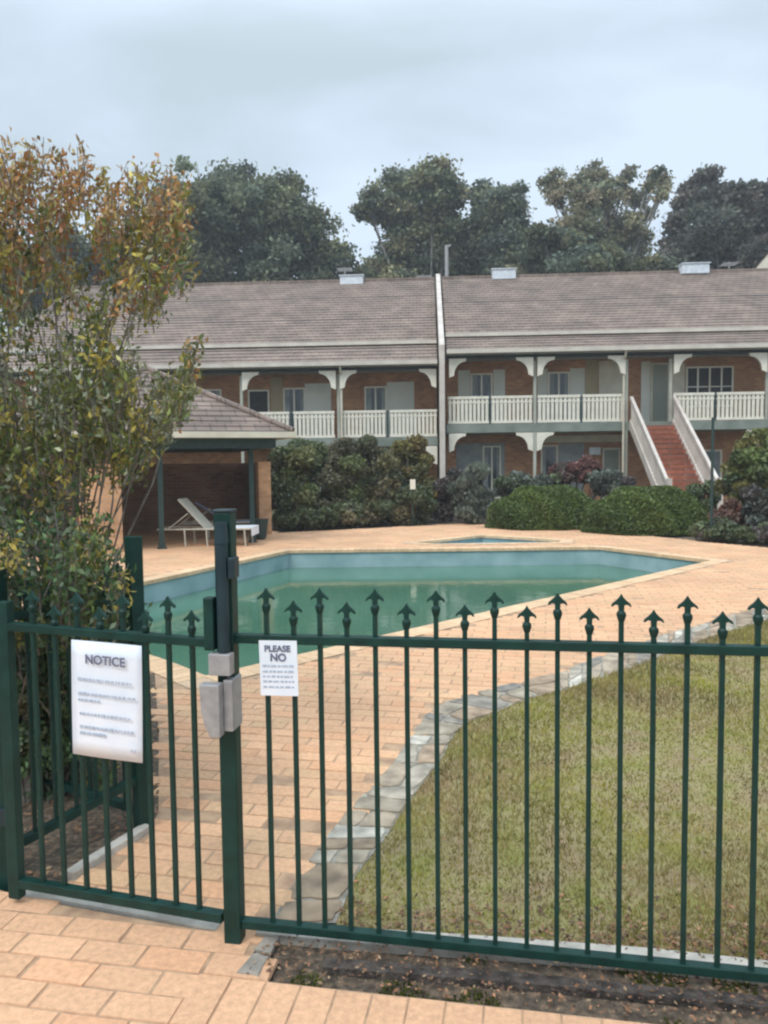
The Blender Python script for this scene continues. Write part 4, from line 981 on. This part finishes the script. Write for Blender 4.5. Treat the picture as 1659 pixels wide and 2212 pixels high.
# far pool fence behind the planting edge
def farfence(A, B, label, n):
    r = panel(A, B, n, 1.2, 1.05, .08, label, 'green fence panels along the far deck edge', name='far_fence', heads=False, ph=1.3)
    return r
a = np.array([*G(606, 1148), 0])+np.array([.1, 1.3, 0]); b = np.array([*G(902, 1135), 0])+np.array([0, 1.1, 0]); m_ = (a+b)/2
farfence(a, m_, 'far green fence panel next to the pavilion pier', 22); farfence(m_, b, 'far green fence panel ending below the yellow leaved shrub', 22)
q = G(1536, 1168); mb = MB(); mb.tube([(0, 0, 0), (0, 0, 2.5)], .03, n=8); o = mb.build('garden_pole', MT['dgreen'], None); o.location = (q[0], q[1], 0); tag(o, 'thin tall green pole in front of the stairs', 'pole')
q = G(902, 1135); sg_ = empty('small_sign', (q[0]-.12, q[1]-.06, 0)); tag(sg_, 'tiny white sign on a thin stake below the yellow leaved shrub', 'sign')
mb = MB(); mb.box(-.07, .07, -.01, .01, .96, 1.22); mb.build('board', MT['white'], sg_); mb = MB(); mb.box(-.015, .015, .011, .035, -.05, 1.2); mb.build('stake', MT['dgreen'], sg_)

# ---------------- big red-tipped shrub at the left
ENV = [(-140, 300), (0, 318), (60, 345), (100, 335), (120, 375), (150, 330), (190, 350), (205, 400), (235, 375), (262, 395), (310, 375), (370, 385), (398, 420), (402, 470), (425, 540), (415, 600), (360, 640), (330, 690), (290, 740), (300, 800), (330, 850), (395, 790), (425, 760), (420, 800), (408, 880), (360, 940), (330, 960), (300, 1010), (220, 1030), (190, 1090), (235, 1180), (215, 1200), (280, 1250), (310, 1300), (318, 1370), (300, 1420), (250, 1500), (250, 1650), (200, 1780), (100, 1830), (-140, 1830)]
SB = Vector((-1.78, 4.05, 0))
bush = empty('photinia_shrub', tuple(SB)); tag(bush, 'big open shrub with rust red tips and green leaves at the left', 'shrub')
tw = []
while len(tw) < 2900:
    x = rng.uniform(-140, 430); y = rng.uniform(300, 1830)
    if not inpoly(np.array([x]), np.array([y]), ENV)[0]: continue
    # leave looser gaps in the middle of the shrub
    g_ = math.sin(x*.021+1.0)*math.sin(y*.013+.6)+.5*math.sin(x*.05+y*.031)
    dens = (.42 if x > 150 and y < 430 else .62) if y < 520 else .5 if y < 820 else .95 if y < 1020 else .72 if y < 1200 else 1.0
    if x > 300: dens += .15
    if g_ < -.25: dens *= .30
    if 640 < y < 760 and 60 < x < 300: dens *= .45
    if rng.random() > dens: continue
    # keep to a rounded volume around the stems
    half = 1.0-.35*abs((y-900)/900); d = 4.05+rng.uniform(-.55, .75)*half
    if y > 1250: d = rng.uniform(3.72, 4.7)
    if y > 1150 and y < 1370 and x < 270 and rng.random() < .5: d = rng.uniform(3.0, 3.5)
    tw.append((x, y, *D(x, y, d)))
tw = np.array(tw); LV = []; LC = []
mb_s = MB(); mb_t = MB(); base = np.array(SB)
for i, (px_, py_, X, Y, Z) in enumerate(tw):
    p = np.array([X, Y, Z]); out_ = p-np.array([base[0], base[1], max(.2, Z-1.1)]); out_ = out_/np.linalg.norm(out_)
    up = np.array([0, 0, 1.0]); d = out_*.55+up*.75+rng.normal(0, .28, 3); d /= np.linalg.norm(d)
    if py_ > 820 and px_ > 320: d = out_*.6+up*.5+rng.normal(0, .2, 3); d /= np.linalg.norm(d)
    ln = rng.uniform(.12, .26); n = rng.integers(13, 22); t_ = np.linspace(-.5, .5, n)[:, None]
    c = p+d*ln*t_+rng.normal(0, .014, (n, 3))
    c = c+unit(np.cross(np.tile(d, (n, 1)), rng.normal(size=(n, 3))))*.022
    sz = rng.uniform(.026, .044, n)
    axis = unit(np.tile(d, (n, 1))*.7+rng.normal(0, .55, (n, 3)))
    LV.append(leaf_arrays(c, sz*1.15, sz*.50, axis=axis, spread=.4))
    red = np.clip((700-py_)/330, 0, 1)*.82+.03; k = rng.random()+(.12 if py_ > 1060 else 0)
    if k < red: bc = np.array([(.25, .125, .045), (.20, .095, .045), (.27, .16, .065), (.20, .13, .06), (.21, .16, .055)][rng.integers(5)])
    elif k < red+.22: bc = np.array([(.21, .17, .035), (.25, .20, .05), (.16, .15, .03)][rng.integers(3)])
    elif py_ > 1060: bc = np.array([(.035, .07, .028), (.05, .085, .03), (.06, .085, .025), (.09, .11, .07)][rng.integers(4)])
    else: bc = np.array([(.08, .10, .028), (.11, .125, .035), (.055, .08, .025), (.14, .13, .05), (.17, .18, .12)][rng.integers(5)])
    LC.append(bc*(1+rng.normal(0, .2, (n, 1)))*np.where(rng.random((n, 1)) < .06, 2.1, 1.0))
    s0 = p-d*ln*.5; s1 = p+d*ln*.5; mb_t.tube([s0, s1], [.0035, .0015], n=4, cap=False)
LV = np.concatenate(LV)-base; LC = np.concatenate(LC)*1.65
fast_quads('foliage', LV, LC, MT['leaf'], bush)
mb_t.v = [(a-base[0], b-base[1], c-base[2]) for a, b, c in mb_t.v]; mb_t.build('twigs', MT['bark'], bush)
# branches reaching a sample of the twigs
idx = rng.permutation(len(tw))[:80]
for i in idx:
    p = tw[i, 2:]; f = rng.uniform(.5, 1); s0 = base+np.array([rng.uniform(-.22, .25), rng.uniform(-.25, .2), 0]); z = p[2]
    m1 = s0+(p-s0)*np.array([.22, .22, .38]); m2 = s0+(p-s0)*np.array([.62, .62, .74]); r = .004+.008*f*(1 if z > 1.4 else .5)
    mb_s.tube([tuple(s0-base), tuple(m1+rng.normal(0, .03, 3)-base), tuple(m2+rng.normal(0, .03, 3)-base), tuple(p-base)], [r, r*.75, r*.5, .002], n=5)
mb_s.build('stems', MT['bark'], bush)
# dense low plant at the left behind the gate
shrub('low_shrub', [(60, 1480, 120, 170, 3.8), (70, 1680, 120, 120, 3.75), (190, 1500, 62, 150, 3.95), (175, 1680, 50, 90, 3.95), (160, 1380, 110, 90, 4.3)], 'dense dark green low shrub behind the gate at far left', [(.05, .085, .035), (.07, .10, .035), (.09, .085, .045), (.04, .065, .035)], per=15000, size=.024, depth=.55, clump=.35, fill=.9, nclump=90)

# ================================================================= lawn grass, litter
N_ = 150000
xs = rng.uniform(-.6, 13, N_*5); dd = 2.2+(rng.random(N_*5)**1.9)*9.5; k = inpoly(xs, dd, LAWN) & (np.abs(xs) < dd*.56+.2); xs = xs[k][:N_]; dd = dd[k][:N_]; n = len(xs)
sc2 = 1+.16*np.maximum(dd-2.5, 0); h = rng.uniform(.012, .034, n)*np.minimum(sc2, 1.7)*(.75+.4*np.sin(xs*2.3+1)*np.sin(dd*1.9)); h = np.clip(h, .008, .06); w = rng.uniform(.0015, .0032, n)*sc2
a = rng.uniform(0, 2*math.pi, n); lean = rng.normal(0, .45, (n, 2))*h[:, None]
c = np.stack([xs, dd, np.full(n, -.006)], 1); r_ = np.stack([np.cos(a)*w, np.sin(a)*w, np.zeros(n)], 1)
tip = c+np.stack([lean[:, 0], lean[:, 1], h], 1)
ph = .5+.5*np.sin(xs*3.1+np.sin(dd*2.3)*2)*np.sin(dd*2.7+1.3*np.sin(xs*1.7))
gc = np.array([.34, .32, .055])*ph[:, None]+np.array([.35, .25, .12])*(1-ph[:, None]); dry = rng.random((n, 1)); gc = np.where(dry < .20, np.array([.42, .34, .17]), gc); gc = np.where(dry > .90, np.array([.14, .16, .04]), gc)
gc = gc*(1+rng.normal(0, .2, (n, 1)))
o = fast_quads('grass', np.stack([c-r_, c+r_, tip], 1), gc, MT['grass'], ngon=3); tag(o, 'short patchy yellow green winter lawn grass', 'grass', kind='stuff')
def litter(name, pts, size, label, parent=None, cols=((.20, .10, .05), (.13, .075, .045), (.28, .19, .11), (.09, .055, .04), (.30, .15, .08))):
    n = len(pts); c = np.column_stack([pts, rng.uniform(.002, .016, n)]); cols = np.array(cols)[rng.integers(0, len(cols), n)]*(1+rng.normal(0, .2, (n, 1)))
    a = rng.normal(size=(n, 3))*np.array([1, 1, .25]); a = unit(a); b = unit(np.cross(a, np.array([0, 0, 1])+rng.normal(0, .35, (n, 3)))); s = size*rng.uniform(.5, 1.4, (n, 1))
    V = np.stack([c-a*s, c+b*s*.5, c+a*s, c-b*s*.5], 1); o = fast_quads(name, V, cols, MT['litter'], parent); tag(o, label, 'leaf litter', kind='stuff')
q = rng.uniform(0, 1, (2600, 2)); ax_ = np.array(G(600, 2030)); bx_ = np.array(G(1659, 2130))
P_ = np.stack([rng.uniform(-.5, 3, 9000), rng.uniform(1.7, 2.75, 9000)], 1); P_ = P_[inpoly(P_[:, 0], P_[:, 1], BED_R)][:3600]
litter('leaf_litter', P_, .0085, 'brown fallen leaves scattered over the mulch bed before the fence')
P_ = np.stack([rng.uniform(-.4, 2.2, 30000), 2.4+rng.exponential(.28, 30000)], 1); e_ = 2.74-.115*(P_[:, 0]+.3); P_ = P_[inpoly(P_[:, 0], P_[:, 1], LAWN) & (rng.random(30000) < np.exp(-np.maximum(P_[:, 1]-e_, 0)/.16))][:2300]
P2 = np.stack([rng.uniform(-.4, 6, 1500), rng.uniform(2.5, 8, 1500)], 1); P2 = P2[inpoly(P2[:, 0], P2[:, 1], LAWN)][:350]
litter('leaf_litter', np.concatenate([P_, P2]), .010, 'brown fallen leaves on the lawn along the concrete strip')
P_ = np.stack([rng.uniform(-4, -1, 6000), rng.uniform(2.9, 6, 6000)], 1); P_ = P_[inpoly(P_[:, 0], P_[:, 1], BED_L)][:2200]
litter('leaf_litter', P_, .014, 'brown leaves and chips on the bed behind the gate')
# moss tufts in the near bed
P_ = np.stack([rng.uniform(-.4, 2.4, 40000), rng.uniform(1.8, 2.75, 40000)], 1); k = inpoly(P_[:, 0], P_[:, 1], BED_R); P_ = P_[k]
k = (np.sin(P_[:, 0]*9)+np.sin(P_[:, 0]*23+1)+1.2*np.sin(P_[:, 1]*17+P_[:, 0]*5)) > .9; P_ = P_[k][:4200]; n = len(P_)
c = np.column_stack([P_, np.full(n, -.02)]); V = leaf_arrays(c+rng.normal(0, .004, (n, 3)), .02, .008, axis=np.tile([0, 0, 1.0], (n, 1)), spread=1)
o = fast_quads('weeds', V, np.array([.10, .12, .02])*(1+rng.normal(0, .3, (n, 1))), MT['grass']); tag(o, 'low yellow green weeds and moss in the mulch bed', 'weeds', kind='stuff')

# ================================================================= air
hm = bpy.data.materials.new('haze'); hm.use_nodes = True; t = hm.node_tree; t.nodes.clear()
o_ = t.nodes.new('ShaderNodeOutputMaterial'); v_ = t.nodes.new('ShaderNodeVolumePrincipled'); v_.inputs['Color'].default_value = (.86, .92, 1, 1)
v_.inputs['Density'].default_value = .0012; v_.inputs['Anisotropy'].default_value = .1; t.links.new(v_.outputs[0], o_.inputs['Volume'])
mb = MB(); mb.box(-90, 90, -25, 95, -2.5, 34); o = mb.build('haze', hm); o['kind'] = 'stuff'; o['label'] = 'thin pale haze in the air'
sc.cycles.volume_bounces = 1
